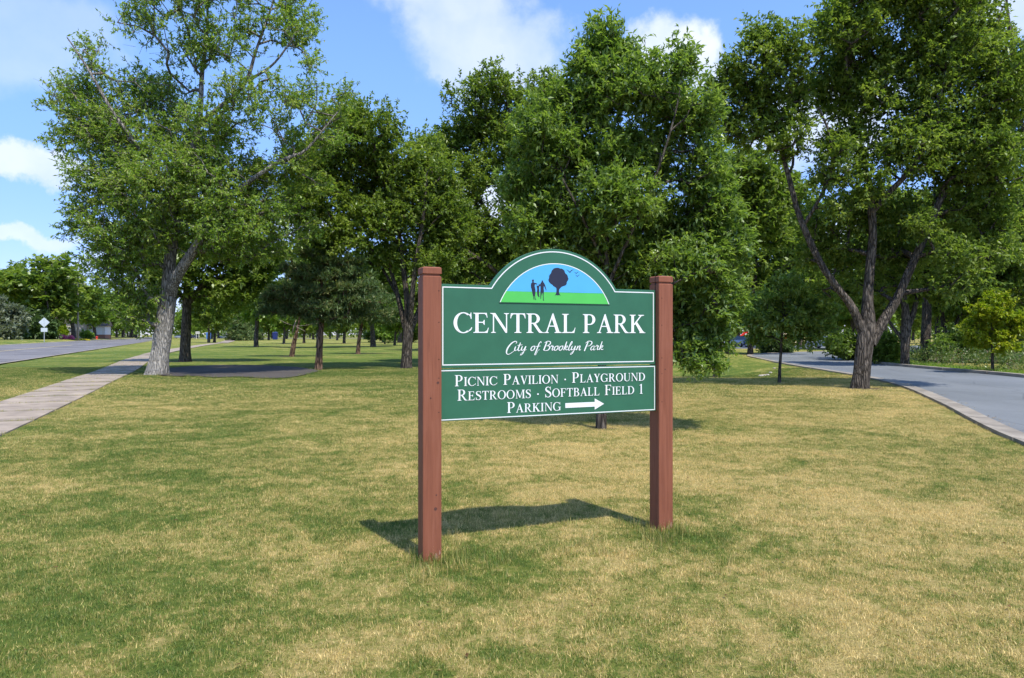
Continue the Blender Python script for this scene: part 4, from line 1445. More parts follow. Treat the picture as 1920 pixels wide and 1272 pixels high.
# mid distance trees one can tell apart
put(2, 391, 140, .8, 'left stem of the close pair of dark trunks where the path turns')
put(0, 402, 143, .8, 'right stem of the close pair of dark trunks where the path turns')
put(1, 532, 122, .72, 'slanting grey trunked tree seen just left of the leaning pine')
put(0, 570, 132, .7, 'small dark trunked tree seen between the two pine trunks')
put(0, 645, 128, .75, 'dark trunked tree in the open lawn right of the layered pine')
put(1, 740, 104, .62, 'slim pale trunked tree seen close left of the vase shaped tree')
put(4, 722, 118, .9, 'small pale stemmed tree left of the slim pale trunked tree')
put(2, 632, 200, .9, 'pair mate tree far behind the layered pine trunk')
put(0, 504, 205, .85, 'distant tree just left of the dark blue bin')
put(2, 492, 215, .9, 'distant tree second left of the dark blue bin')
put(0, 98, 130, 1.15, 'broad dome crowned tree over the pink flower bed across the street', sx=1.35)
put(2, 45, 140, 1.05, 'dark full tree at the left picture edge across the street', sx=1.2)
put(2, 138, 150, .95, 'dark tree close behind the utility pole', sx=1.3)
put(1, 178, 168, 1.05, 'olive green tree right of the utility pole', sx=1.2)
put(1, 205, 185, 1.1, 'tree over the far end of the street', sx=1.1)
put(0, 245, 265, 1.35, 'dark tree at the end of the street left of the big ash', sx=1.2)
put(3, 448, 190, .9, 'bright conifer left of the distant pickup', sx=1.3)
put(3, 474, 200, .75, 'small conifer right of the distant pickup', sx=1.2)
for px_, Y_, k_, sz_, lb_ in ((480, 92, 1, .95, 'sunlit tree behind the gap left of the pines'), (598, 86, 0, 1.0, 'dark crowned tree rising behind the layered pine'), (700, 92, 2, .95, 'tree between the slim pine and the vase shaped tree'),
                           (870, 72, 0, 1.1, 'tree behind the left end of the sign board'), (1010, 80, 2, 1.1, 'tree behind the round topped tree'), (1150, 66, 1, 1.05, 'tree right behind the young ash'), (1275, 74, 0, 1.0, 'tree behind the right post of the sign'),
                           (1500, 86, 2, 1.05, 'tree behind the slim sapling by the car park'), (1630, 74, 0, 1.1, 'tree behind the great forked tree'), (1760, 66, 2, 1.0, 'tree behind the row in the weeds'), (1880, 60, 1, 1.0, 'tree behind the lime sapling'),
                           (1940, 76, 0, 1.1, 'tree behind the weeds at the right picture edge')):
    put(k_, px_, Y_, sz_, lb_)
gl = 'trees of the far belt closing the lawn'
fr = np.random.default_rng(77)
for row, (Y0, n, x0, x1) in enumerate(((250, 17, 200, 900), (300, 16, 180, 960), (360, 18, 150, 1000), (145, 5, 680, 900))):
    for i in range(n):
        px = x0 + (x1 - x0) * (i + fr.uniform(0.1, 0.9)) / n
        if row == 0 and (400 < px < 470): continue
        kind = int(fr.choice([0, 1, 2, 0, 2]))
        zone = ('beside the ash trunk', 'above the distant pickup', 'behind the dark blue bin', 'behind the pines', 'left of the vase shaped tree', 'behind the sign board')[int(np.searchsorted([345, 450, 560, 690, 780], px))]
        look = ('dark round crowned', 'paler olive', 'broad dark')[kind]
        put(kind, px, Y0 + fr.uniform(-18, 18), fr.uniform(0.8, 1.15), '%s tree of the far belt %s, %s row' % (look, zone, ('first', 'second', 'third', 'nearest')[row]), gl, sx=1.15)
gl = 'trees closing the view behind the car park'
for row, (Y0, n, x0, x1) in enumerate(((118, 12, 1240, 2050), (150, 12, 1220, 2100), (200, 12, 1200, 2100), (58, 4, 1880, 2150))):
    for i in range(n):
        px = x0 + (x1 - x0) * (i + fr.uniform(0.1, 0.9)) / n
        kind = int(fr.choice([0, 1, 2, 0, 2]))
        zone = ('right of the sign', 'behind the blue cars', 'behind the slim sapling', 'behind the great forked tree', 'behind the weeds', 'behind the lime sapling')[int(np.searchsorted([1370, 1450, 1560, 1700, 1820], px))]
        look = ('dark round crowned', 'paler olive', 'broad dark')[kind]
        put(kind, px, Y0 + fr.uniform(-8, 8), fr.uniform(0.8, 1.1), '%s tree beyond the car park %s, %s row' % (look, zone, ('first', 'second', 'third', 'nearest')[row]), gl, sx=1.1)
gl = 'trees along the far side of the street'
for i in range(11):
    px = -60 + 31 * i
    co = (960 - px) / FPX * LN[0] - LN[1]
    Yb = max(205 + fr.uniform(-15, 25), 23.0 / co)
    put(int(fr.choice([0, 1, 2])), px, Yb, fr.uniform(0.75, 1.0) * Yb / 205, '%s tree %s, in the row beyond the street' % (('small', 'middling', 'large')[i % 3], 'at the left picture edge' if px < 60 else 'near the utility pole' if px < 180 else 'near the ash trunk'), gl, sx=1.2)


# ------------------------------------------------------------------ bushes
def bush(name, label, cat, px, py, lobes, n_att, leaf, mat, seed, Y=None, **kw):
    kw.setdefault('tw_len', 0.4)
    return photo_tree(name, label, cat, px, py, [], lobes, Y=Y, n_att=n_att, n_tw=6, n_lf=9, leaf=leaf, mat=mat, bark=M['bark_grey'], seed=seed, **kw)


bush('shrub', 'dense dark rounded shrub at the inside of the road bend', 'shrub', 1595, 676, [(1590, 645, 32, 18), (1610, 655, 25, 16), (1575, 660, 16, 10), (1640, 645, 30, 22)], 170, (0.16, 0.08), M['leaf_dark'], 81, Y=43, tint=(0.3, 0.2))
bush('shrub', 'dark shrub between the big trunk and the pale lit trunk', 'shrub', 1665, 680, [(1660, 650, 26, 22), (1680, 662, 22, 16), (1645, 660, 20, 18)], 130, (0.15, 0.07), M['leaf_dark'], 82, Y=38, tint=(0.4, 0.2))
bush('shrub', 'tall green shrub in the weeds behind the lime sapling', 'shrub', 1800, 680, [(1800, 640, 30, 24), (1830, 650, 28, 22), (1770, 655, 24, 16)], 150, (0.15, 0.07), M['leaf_mid'], 83, Y=40, tint=(0.5, 0.25))
bush('shrub', 'dark blue green spruce shrub at the foot of the slim sapling', 'shrub', 1450, 662, [(1440, 648, 14, 12), (1455, 640, 12, 14), (1465, 652, 12, 9)], 100, (0.3, 0.1), M['needle'], 84, Y=62, tint=(0.3, 0.2))
bush('shrub', 'pale silvery shrub at the left picture edge', 'shrub', 12, 640, [(8, 600, 26, 30), (20, 618, 16, 18), (-20, 590, 30, 34)], 150, (0.5, 0.2), M['leaf_silver'], 85, Y=112, tw_len=0.9)
bush('hedge', 'tall black green conifer hedge behind the traffic sign', 'hedge', 60, 636, [(50, 610, 22, 26), (75, 612, 20, 26), (35, 615, 18, 22), (92, 620, 8, 14)], 230, (0.6, 0.22), M['needle'], 86, Y=126, tw_len=0.9, tint=(0.1, 0.12))
bush('shrub', 'yellow green shrub by the pink flowers', 'shrub', 112, 632, [(112, 620, 9, 10), (120, 625, 8, 6)], 60, (0.35, 0.18), M['leaf_lime'], 87, Y=145, tw_len=0.5, tint=(0.2, 0.2))
bush('shrub', 'ragged green shrub before the white garage door', 'shrub', 163, 634, [(160, 628, 8, 5), (170, 629, 7, 4)], 50, (0.3, 0.15), M['leaf_ash'], 89, Y=158, tw_len=0.5)
bush('hedge', 'low dark hedge at the far edge of the lawn left of the sign', 'hedge', 745, 640, [(720, 626, 20, 11), (745, 628, 22, 10), (772, 625, 18, 13), (700, 630, 12, 7)], 130, (0.45, 0.2), M['leaf_dark'], 88, Y=150, tw_len=0.6, tint=(0.4, 0.2))


def weeds(name, label, region, n, hmin, hmax, leaf, mat, seed, kind='stuff', tint=(0.5, 0.28)):
    r = np.random.default_rng(seed)
    poly = np.array(region)
    X = r.uniform(poly[:, 0].min(), poly[:, 0].max(), n * 4)
    Y = r.uniform(poly[:, 1].min(), poly[:, 1].max(), n * 4)
    ok = inside(poly, X, Y)
    X, Y = X[ok][:n], Y[ok][:n]
    h = r.uniform(hmin, hmax, len(X)) * (0.7 + 0.6 * np.sin(X * 1.3 + 1) ** 2 * np.cos(Y * 0.9) ** 2)
    nl = 16
    idx = np.repeat(np.arange(len(X)), nl)
    s = r.random(len(idx)) ** 0.7
    pos = np.stack([X[idx] + r.normal(0, 0.16, len(idx)) * (0.4 + s), Y[idx] + r.normal(0, 0.16, len(idx)) * (0.4 + s), H(X[idx], Y[idx]) + s * h[idx]], -1)
    ax = unit(r.normal(size=(len(idx), 3)) + np.array([0, 0, 0.5]))
    nr = r.normal(size=(len(idx), 3)) * 0.6 + np.array([0, 0, 1.0])
    V, F = leaf_quads(pos, ax, nr, leaf[0] * r.uniform(.6, 1.3, len(idx)), leaf[1] * r.uniform(.6, 1.3, len(idx)))
    ct = np.clip(r.normal(tint[0], tint[1], len(X)), 0, 1)
    tt = np.clip(ct[idx] + r.normal(0, 0.1, len(idx)), 0, 1)
    me = fast_mesh(name, V, F, {'tint': np.repeat(tt, 4)})
    me.materials.append(mat)
    return tag(link_mesh(name, me), label, 'plants', kind=kind)


weeds('wild_plants', 'waist high greyish wild weeds behind the far kerb', [(20.9, 24.5), (21.2, 31), (21.6, 36), (23.6, 42), (27, 48), (45, 50), (45, 24), (28, 22)], 2700, 0.6, 1.25, (0.15, 0.05), M['leaf_weed'], 91)
weeds('verge_grass', 'strip of longer green grass along the far kerb', [(19.6, 20), (19.9, 27), (20.1, 32), (20.8, 38), (22.4, 43.5), (24.4, 48), (26.8, 52.5), (28.5, 51), (24.5, 45), (22.2, 38), (21.3, 30), (21.0, 20)], 2000, 0.10, 0.22, (0.14, 0.02), M['leaf_ash'], 92, tint=(0.55, 0.15))

def wood(name, label, px0, px1, Y0, Y1, hmax, n, leaf, mat, seed):
    r = np.random.default_rng(seed)
    y = r.uniform(Y0, Y1, n)
    x = (r.uniform(px0, px1, n) - 960) / FPX * y
    hm = hmax * (0.72 + 0.16 * np.sin(x * 0.11 + 1) + 0.10 * np.sin(x * 0.37) + 0.07 * np.sin(x * 0.9 + 2))
    z = H(x, y) + hm * r.random(n) ** 0.8
    V, F = leaf_quads(np.stack([x, y, z], -1), unit(r.normal(size=(n, 3))), r.normal(size=(n, 3)) * 0.7 + [0, -0.2, 1], leaf[0] * r.uniform(.5, 1.3, n), leaf[1] * r.uniform(.5, 1.3, n))
    t = np.clip(0.4 + 0.3 * np.sin(x * 0.23) + r.normal(0, 0.15, n), 0, 1)
    me = fast_mesh(name, V, F, {'tint': np.repeat(t, 4)})
    me.materials.append(mat)
    return tag(link_mesh(name, me), label, 'wood', kind='stuff')


wood('distant_wood', 'unbroken dark green wood closing the horizon behind the open lawn', -150, 1200, 400, 440, 17, 16000, (2.6, 1.7), M['leaf_dark'], 401)
wood('distant_wood', 'unbroken dark green wood behind the playground', 1150, 2300, 235, 260, 13, 12000, (1.7, 1.1), M['leaf_dark'], 402)
# ------------------------------------------------------------------ the park sign
UD = Vector((0.92422646, 0.3818448, 0))
sign = empty('park_sign', (-0.64230769, 4.92307692, 0), math.atan2(0.3818448, 0.92422646))
tag(sign, 'green park welcome sign hung between two square red brown wooden posts', 'park sign')
# local frame: x along the sign, -y towards the viewer, z up
PW = 0.14
UL, UR = 0.0, 2.022
PF = -0.003 + 0.052      # y of the panel face (post front is y = 0)


def post(x0):
    # body with a routed groove under the cap and a slot for the panel
    mb = MB()
    zg0, zg1, zt = 2.072, 2.090, 2.143
    g = 0.009
    def sq(x0, x1, y0, y1, z, b=0.004):
        return [(x0 + b, y0, z), (x1 - b, y0, z), (x1, y0 + b, z), (x1, y1 - b, z), (x1 - b, y1, z), (x0 + b, y1, z), (x0, y1 - b, z), (x0, y0 + b, z)]
    x1 = x0 + PW
    mb.rings([sq(x0, x1, 0, PW, -0.15), sq(x0, x1, 0, PW, zg0), sq(x0 + g, x1 - g, g, PW - g, zg0 + 0.006), sq(x0 + g, x1 - g, g, PW - g, zg1)], caps=True)
    p = mb.build('post', M['post'], sign)
    cp = MB()
    cp.rings([sq(x0 + g, x1 - g, g, PW - g, zg1 + 0.0005), sq(x0 - 0.001, x1 + 0.001, -0.001, PW + 0.001, zg1 + 0.004), sq(x0 - 0.001, x1 + 0.001, -0.001, PW + 0.001, zt - 0.008), sq(x0 + 0.008, x1 - 0.008, 0.008, PW - 0.008, zt)])
    cp.build('post_cap', M['post'], p)
    return p


PL = post(UL)
PR = post(UR)
# dark slot where the panel edge enters the post, running out at the top
for (p, x) in ((PR, UR), (PL, UL + PW)):
    s = MB().box(x - 0.002, x + 0.002, 0.050, 0.0575, 2.0265, 2.1435)
    s.build('slot', M['hole'], p)
# countersunk nail holes
def disc(x, y, z, r, mat, parent, name, k=10):
    V = [(x + r * math.cos(2 * math.pi * j / k), y, z + r * math.sin(2 * math.pi * j / k)) for j in range(k)] + [(x + r * 0.6 * math.cos(2 * math.pi * j / k), y + 0.0006, z + r * 0.6 * math.sin(2 * math.pi * j / k)) for j in range(k)]
    F = [[j, (j + 1) % k, k + (j + 1) % k, k + j] for j in range(k)] + [list(range(k, 2 * k))]
    me = from_lists(name, V, F)
    me.materials.append(mat)
    return link_mesh(name, me, parent)
for z in (1.97, 1.74, 1.47, 1.334, 1.085):
    disc(UL + 0.119, -0.0012, z, 0.0038, M['hole'], PL, 'nail_hole')
for z in (1.955, 1.73, 1.456, 1.325, 1.09):
    disc(UR + 0.028, -0.0012, z, 0.0038, M['hole'], PR, 'nail_hole')
M['knot'] = paint_mat('wood_knot', (0.10, 0.04, 0.03), 0.8, 0.2, 60)
for (p, x, z, r) in ((PL, UL + 0.10, 0.485, 0.006), (PL, UL + 0.094, 0.385, 0.012), (PL, UL + 0.058, 1.19, 0.006), (PL, UL + 0.112, 1.30, 0.010), (PR, UR + 0.06, 1.36, 0.006)):
    disc(x, -0.0011, z, r, M['knot'], p, 'knot')
M['chip'] = paint_mat('bare_wood_chip', (0.30, 0.16, 0.11), 0.9, 0.2, 90)


def poly_plate(name, pts2, y0, y1, mat, parent, bevel=0.0):
    """closed outline (u,z) extruded from y0 (front) to y1 (back)"""
    n = len(pts2)
    V = [(u, y0, z) for u, z in pts2] + [(u, y1, z) for u, z in pts2]
    F = [list(range(n)), [n + i for i in range(n)][::-1]] + [[i, n + i, n + (i + 1) % n, (i + 1) % n] for i in range(n)]
    me = from_lists(name, V, F)
    me.materials.append(mat)
    o = link_mesh(name, me, parent)
    if bevel:
        m = o.modifiers.new('bevel', 'BEVEL')
        m.width = bevel
        m.segments = 2
        m.limit_method = 'ANGLE'
        m.angle_limit = R(50)
    return o


def arc_pts(cx, cz, r, a0, a1, n):
    return [(cx + r * math.cos(R(a)), cz + r * math.sin(R(a))) for a in np.linspace(a0, a1, n)]


AC, AZ, AR = 1.087, 1.671, 0.655
def panel_outline(ins):
    """outline of the arched panel, moved inwards"""
    ra = AR - ins
    zt = 2.025 - ins
    aa = math.degrees(math.asin((zt - AZ) / ra))
    l, r_, b = UL + PW + ins, UR - ins, 1.404 + ins
    return [(l, b), (r_, b), (r_, zt)] + arc_pts(AC, AZ, ra, aa, 180 - aa, 49) + [(l, zt)]


upper = poly_plate('upper_panel', [(u, z) for u, z in panel_outline(0.0)], PF, PF + 0.038, M['sign_green'], sign, 0.0015)
lower_out = [(UL + PW, 1.012), (UR, 1.012), (UR, 1.396), (UL + PW, 1.396)]
lower = poly_plate('lower_panel', lower_out, PF - 0.006, PF + 0.032, M['sign_green'], sign, 0.0015)


def frame_line(name, A, B, y, mat, parent, t=0.0012):
    n = len(A)
    V = [(u, y, z) for u, z in A] + [(u, y, z) for u, z in B] + [(u, y + t, z) for u, z in A] + [(u, y + t, z) for u, z in B]
    F = []
    for i in range(n):
        j = (i + 1) % n
        F += [[i, j, n + j, n + i], [2 * n + i, i, n * 0 + j, 2 * n + j][::1], [n + i, n + j, 3 * n + j, 3 * n + i]]
    me = from_lists(name, V, F)
    me.materials.append(mat)
    return link_mesh(name, me, parent)


YU = PF - 0.0016
YL = PF - 0.006 - 0.0016
frame_line('border', panel_outline(0.019), panel_outline(0.027), YU, M['sign_white'], upper)
A_ = [(UL + PW + 0.004, 1.019), (UR - 0.012, 1.019), (UR - 0.012, 1.388), (UL + PW + 0.004, 1.388)]
B_ = [(UL + PW + 0.011, 1.026), (UR - 0.019, 1.026), (UR - 0.019, 1.381), (UL + PW + 0.011, 1.381)]
frame_line('border', A_, B_, YL, M['sign_white'], lower)

# picture field
PC, PZ, PR_ = 1.093, 1.690, 0.523
PB, PH = 1.898, 1.9865
a_b = math.degrees(math.asin((PB - PZ) / PR_))
a_h = math.degrees(math.asin((PH - PZ) / PR_))
poly_plate('painted_sky', arc_pts(PC, PZ, PR_ - 0.006, a_h + 0.2, 180 - a_h - 0.2, 41), YU - 0.0004, YU + 0.0012, M['sign_sky'], upper)
hb = [(PC + math.sqrt((PR_ - 0.006) ** 2 - (z - PZ) ** 2), z) for z in np.linspace(PB + 0.001, PH, 6)]
hl = [(2 * PC - u, z) for u, z in hb[::-1]]
poly_plate('painted_meadow', hb + hl, YU - 0.0004, YU + 0.0012, M['sign_grass'], upper)
oa = arc_pts(PC, PZ, PR_, a_b, 180 - a_b, 61)
ia = arc_pts(PC, PZ, PR_ - 0.0062, a_b + 0.4, 180 - a_b - 0.4, 61)
V = [(u, YU - 0.001, z) for u, z in oa] + [(u, YU - 0.001, z) for u, z in ia]
n_ = len(oa)
me = from_lists('picture_rim', V, [[i, i + 1, n_ + i + 1, n_ + i] for i in range(n_ - 1)])
me.materials.append(M['sign_white'])
link_mesh('picture_rim', me, upper)
M['shadow_green'] = paint_mat('sign_green_shadow', (0.015, 0.07, 0.035), 0.5, 0.02)  # sign green darkened: shadow painted into the thin strip under the picture
poly_plate('picture_shadow_ledge', [(PC - 0.483, PB - 0.005), (PC + 0.483, PB - 0.005), (PC + 0.483, PB), (PC - 0.483, PB)], YU - 0.003, YU + 0.0012, M['shadow_green'], upper)


class Pieces:
    """flat overlapping pieces, each a hair in front of the last, joined into one mesh"""
    def __init__(s, y):
        s.V, s.F, s.y, s.k = [], [], y, 0
    def poly(s, pts):
        y = s.y - 0.00003 * s.k
        s.k += 1
        b = len(s.V)
        s.V += [(u, y, z) for u, z in pts]
        s.F.append(list(range(b, b + len(pts))))
    def strip(s, A, B):
        y = s.y - 0.00003 * s.k
        s.k += 1
        b = len(s.V)
        n = len(A)
        s.V += [(u, y, z) for u, z in A] + [(u, y, z) for u, z in B]
        s.F += [[b + i, b + i + 1, b + n + i + 1, b + n + i] for i in range(n - 1)]
    def build(s, name, mat, parent):
        me = from_lists(name, s.V, s.F)
        me.materials.append(mat)
        o = link_mesh(name, me, parent)
        # every piece is one connected mesh part of the lettering
        return o


# picture px -> panel coordinates for the silhouettes (from the 8.73x enlargement)
def zp(X, Y):
    """enlargement pixel to (u, z) on the panel"""
    px, py = 940 + X / 8.727, 480 + Y / 8.727
    c0 = np.array([-0.64230769, 4.92307692]); d = np.array([0.92422646, 0.3818448]); n = np.array([0.3818448, -0.92422646])
    o = c0 - n * 0.047
    A = np.array([[(px - 960) / FPX, -d[0]], [1.0, -d[1]]])
    t, u = np.linalg.solve(A, o)
    return (float(u), float(EYE - (py - 628) / FPX * t))


def silhouette(name, polys):
    P_ = Pieces(YU - 0.0009)
    for q in polys: P_.poly([zp(*p) for p in q])
    return P_.build(name, M['sign_navy'], upper)


silhouette('painted_tree', [[(905, 195), (880, 200), (860, 205), (842, 225), (825, 240), (818, 265), (808, 290), (790, 312), (780, 335), (782, 360), (770, 385), (772, 415), (785, 435), (810, 460), (835, 475), (850, 495), (880, 512), (900, 530),
     (902, 570), (898, 605), (888, 630), (876, 648), (905, 642), (925, 650), (945, 642), (972, 652), (958, 632), (946, 610), (944, 575), (948, 548), (965, 530), (990, 505), (1020, 495), (1050, 485), (1070, 460), (1070, 432), (1088, 405), (1100, 378),
     (1088, 350), (1085, 325), (1070, 305), (1050, 290), (1038, 268), (1035, 245), (1012, 222), (985, 208), (960, 208), (935, 196)]])
silhouette('painted_person', [[(500, 408), (505, 392), (520, 385), (533, 395), (533, 412), (528, 425), (532, 436), (560, 444), (590, 460), (588, 470), (558, 466), (548, 470), (545, 500), (556, 540), (560, 590), (552, 650), (558, 700), (568, 720), (556, 724), (546, 705), (538, 655), (530, 655), (534, 700), (544, 715), (528, 714), (518, 660), (505, 600), (494, 545), (484, 515), (483, 475), (490, 445), (508, 432), (505, 420), (496, 412)]])
silhouette('painted_person', [[(612, 462), (620, 456), (626, 466), (622, 495), (617, 530), (620, 580), (615, 625), (622, 665), (628, 674), (608, 676), (600, 655), (594, 660), (588, 625), (582, 590), (586, 545), (580, 515), (576, 490), (580, 480), (590, 490), (600, 490), (610, 488)]])
silhouette('painted_person', [[(658, 425), (660, 408), (670, 402), (683, 410), (684, 428), (700, 445), (715, 475), (725, 510), (738, 560), (734, 572), (722, 545), (708, 515), (697, 490), (692, 530), (698, 580), (690, 640), (692, 700), (698, 735), (682, 735), (680, 690), (675, 620), (668, 600), (655, 650), (650, 700), (638, 710), (640, 670), (638, 600), (640, 540), (640, 490), (632, 500), (620, 495), (624, 480), (636, 462), (648, 440)]])


def bird(cx, cy, s):
    return [[(cx - 60 * s, cy - 50 * s), (cx - 30 * s, cy - 32 * s), (cx, cy - 8 * s), (cx + 25 * s, cy - 38 * s), (cx + 70 * s, cy - 48 * s), (cx + 30 * s, cy - 25 * s), (cx + 6 * s, cy + 6 * s), (cx - 4 * s, cy + 8 * s), (cx - 30 * s, cy - 20 * s)]]


for cx, cy, s in ((1122, 270, 1.0), (1225, 290, 0.62), (1243, 338, 0.6)):
    silhouette('painted_bird', bird(cx, cy, s))

# ---- serif capitals built from strokes; units: cap height 1
S_, T_ = 0.155, 0.052


class Glyph:
    def __init__(s):
        s.p = []       # polygons
        s.st = []      # strips (A,B)
        s.w = 0.8
    def rect(s, x0, x1, y0, y1):
        s.p.append([(x0, y0), (x1, y0), (x1, y1), (x0, y1)])
    def foot(s, x0, x1, top=False, e=0.10, le=None):
        le = e if le is None else le
        if not top:
            s.p.append([(x0 - le, 0), (x1 + e, 0), (x1 + e, 0.030), (x1 + 0.02, 0.052), (x1, 0.09), (x0, 0.09), (x0 - 0.02, 0.052), (x0 - le, 0.030)])
        else:
            s.p.append([(x0 - le, 1), (x0 - le, 0.970), (x0 - 0.02, 0.948), (x0, 0.91), (x1, 0.91), (x1 + 0.02, 0.948), (x1 + e, 0.970), (x1 + e, 1)])
    def stem(s, x, w=S_, feet='bt', y0=0.02, y1=0.98, e=0.10):
        s.rect(x, x + w, y0, y1)
        if 'b' in feet: s.foot(x, x + w, e=e)
        if 't' in feet: s.foot(x, x + w, True, e=e)
    def arc(s, cx, cy, rx, ry, a0, a1, tx=S_, ty=T_, n=22):
        A, B = [], []
        for a in np.linspace(R(a0), R(a1), n):
            A.append((cx + rx * math.cos(a), cy + ry * math.sin(a)))
            B.append((cx + (rx - tx) * math.cos(a), cy + (ry - ty) * math.sin(a)))
        s.st.append((A, B))
    def diag(s, x0, y0, x1, y1, w):
        s.p.append([(x0, y0), (x0 + w, y0), (x1 + w, y1), (x1, y1)])
    def path(s, pts, n=6):
        """pts (x,y,width) smoothed ribbon"""
        P = smooth_line([(p[0], p[1], p[2]) for p in pts], n)
        T = np.gradient(P[:, :2], axis=0)
        T /= np.linalg.norm(T, axis=1)[:, None] + 1e-9
        N = np.stack([-T[:, 1], T[:, 0]], -1)
        A = P[:, :2] + N * P[:, 2:3] / 2
        B = P[:, :2] - N * P[:, 2:3] / 2
        s.st.append(([tuple(a) for a in A], [tuple(b) for b in B]))


def serif(ch):
    g = Glyph()
    S, T = S_, T_
    if ch == 'C' or ch == 'G':
        g.arc(0.47, 0.5, 0.47, 0.52, 52, 306, 0.17, T)
        g.p.append([(0.70, 0.895), (0.80, 0.93), (0.82, 1.01), (0.85, 1.01), (0.86, 0.69), (0.825, 0.69), (0.80, 0.80), (0.75, 0.87)])
        if ch == 'C':
            g.p.append([(0.73, 0.085), (0.72, 0.13), (0.80, 0.19), (0.865, 0.29), (0.89, 0.27), (0.85, 0.16), (0.79, 0.10)])
            g.w = 0.90
        else:
            g.rect(0.74, 0.74 + S * 0.9, 0.04, 0.42)
            g.p.append([(0.60, 0.45), (0.60, 0.42), (0.74, 0.38), (0.88, 0.38), (0.97, 0.42), (0.97, 0.45)])
            g.w = 0.98
    elif ch == 'E' or ch == 'F':
        g.stem(0.10)
        g.rect(0.2, 0.66, 1 - T, 1)
        g.p.append([(0.55, 1 - T), (0.66, 1 - T), (0.69, 0.76), (0.66, 0.76), (0.63, 0.87)])
        g.rect(0.2, 0.54, 0.5, 0.5 + T)
        g.p.append([(0.46, 0.5), (0.52, 0.40), (0.55, 0.40), (0.55, 0.65), (0.52, 0.65), (0.46, 0.5 + T)])
        if ch == 'E':
            g.rect(0.2, 0.69, 0, T)
            g.p.append([(0.56, T), (0.69, 0), (0.75, 0.26), (0.72, 0.26), (0.67, 0.13)])
        g.w = 0.78 if ch == 'E' else 0.72
    elif ch == 'N':
        g.rect(0.13, 0.13 + T * 1.1, 0.02, 0.97)
        g.foot(0.13, 0.13 + T, e=0.09)
        g.p.append([(0.0, 1), (0.0, 0.968), (0.10, 0.94), (0.16, 0.90), (0.76, 0.0), (0.83, 0.0), (0.83, 0.12), (0.25, 1)])
        g.rect(0.78, 0.78 + T * 1.1, 0.02, 0.97)
        g.foot(0.78, 0.78 + T, True, e=0.10)
        g.w = 0.95
    elif ch == 'T':
        g.stem(0.31, feet='b', y1=0.97)
        g.rect(0.03, 0.75, 1 - T, 1)
        g.p.append([(0.03, 1), (0.16, 1 - T), (0.08, 0.88), (0.03, 0.74), (0.0, 0.74)])
        g.p.append([(0.75, 1), (0.62, 1 - T), (0.70, 0.88), (0.75, 0.74), (0.78, 0.74)])
        g.w = 0.78
    elif ch in 'RPB':
        g.stem(0.10)
        if ch == 'B':
            g.rect(0.2, 0.42, 1 - T, 1); g.arc(0.40, 0.76, 0.27, 0.24, -90, 90, 0.15, T); g.rect(0.2, 0.42, 0.52, 0.52 + T)
            g.arc(0.42, 0.28, 0.32, 0.28, -90, 90, 0.17, T); g.rect(0.2, 0.44, 0, T)
            g.w = 0.80
        else:
            g.rect(0.2, 0.40, 1 - T, 1)
            cy = 0.735 if ch == 'R' else 0.715
            ry = 0.265 if ch == 'R' else 0.285
            g.arc(0.38, cy, 0.31, ry, -90, 90, 0.16, T)
            g.rect(0.2, 0.40, cy - ry, cy - ry + T)
            g.w = 0.74
            if ch == 'R':
                g.p.append([(0.32, 0.49), (0.47, 0.50), (0.74, 0.10), (0.84, 0.035), (0.92, 0.03), (0.92, 0.0), (0.68, 0.0), (0.62, 0.05)])
                g.w = 0.88
    elif ch == 'A':
        g.diag(0.09, 0.02, 0.42, 0.98, T * 1.25)
        g.p.append([(0.64, 0.02), (0.82, 0.02), (0.49, 1.02), (0.43, 1.02), (0.40, 0.93), (0.335, 0.74)][0:0] or [(0.64, 0.02), (0.81, 0.02), (0.48, 1.02), (0.44, 1.02), (0.37, 0.84)])
        g.rect(0.22, 0.62, 0.33, 0.33 + T)
        g.p.append([(0, 0), (0.24, 0), (0.24, 0.03), (0.17, 0.06), (0.09, 0.06), (0, 0.03)])
        g.p.append([(0.54, 0), (0.92, 0), (0.92, 0.03), (0.81, 0.065), (0.63, 0.065), (0.54, 0.03)])
        g.w = 0.90
    elif ch == 'V':
        g.diag(0.41, 0.03, 0.72, 0.97, T * 1.2)
        g.p.append([(0.08, 0.97), (0.25, 0.97), (0.50, 0.18), (0.45, -0.02), (0.41, -0.02)])
        g.p.append([(0, 1), (0, 0.97), (0.09, 0.94), (0.24, 0.94), (0.34, 0.97), (0.34, 1)])
        g.p.append([(0.60, 1), (0.60, 0.97), (0.70, 0.94), (0.78, 0.94), (0.87, 0.97), (0.87, 1)])
        g.w = 0.86
    elif ch == 'L':
        g.stem(0.10)
        g.rect(0.2, 0.66, 0, T)
        g.p.append([(0.53, T), (0.66, 0), (0.72, 0.28), (0.69, 0.28), (0.64, 0.14)])
        g.w = 0.74
    elif ch == 'K':
        g.stem(0.10)
        g.p.append([(0.22, 0.46), (0.30, 0.44), (0.70, 0.95), (0.62, 0.95)])
        g.p.append([(0.50, 1), (0.50, 0.97), (0.60, 0.93), (0.70, 0.93), (0.85, 0.97), (0.85, 1)])
        g.p.append([(0.30, 0.56), (0.40, 0.66), (0.78, 0.12), (0.86, 0.04), (0.93, 0.03), (0.93, 0.0), (0.56, 0.0), (0.60, 0.06)])
        g.w = 0.90
    elif ch == 'I':
        g.stem(0.10)
        g.w = 0.36
    elif ch == 'O':
        g.arc(0.48, 0.5, 0.48, 0.52, 0, 360, 0.165, T, 40)
        g.w = 0.96
    elif ch == 'D':
        g.stem(0.10)
        g.rect(0.2, 0.42, 1 - T, 1); g.rect(0.2, 0.42, 0, T)
        g.arc(0.40, 0.5, 0.49, 0.5, -90, 90, 0.17, T, 26)
        g.w = 0.93
    elif ch == 'Y':
        g.stem(0.33, feet='b', y1=0.48)
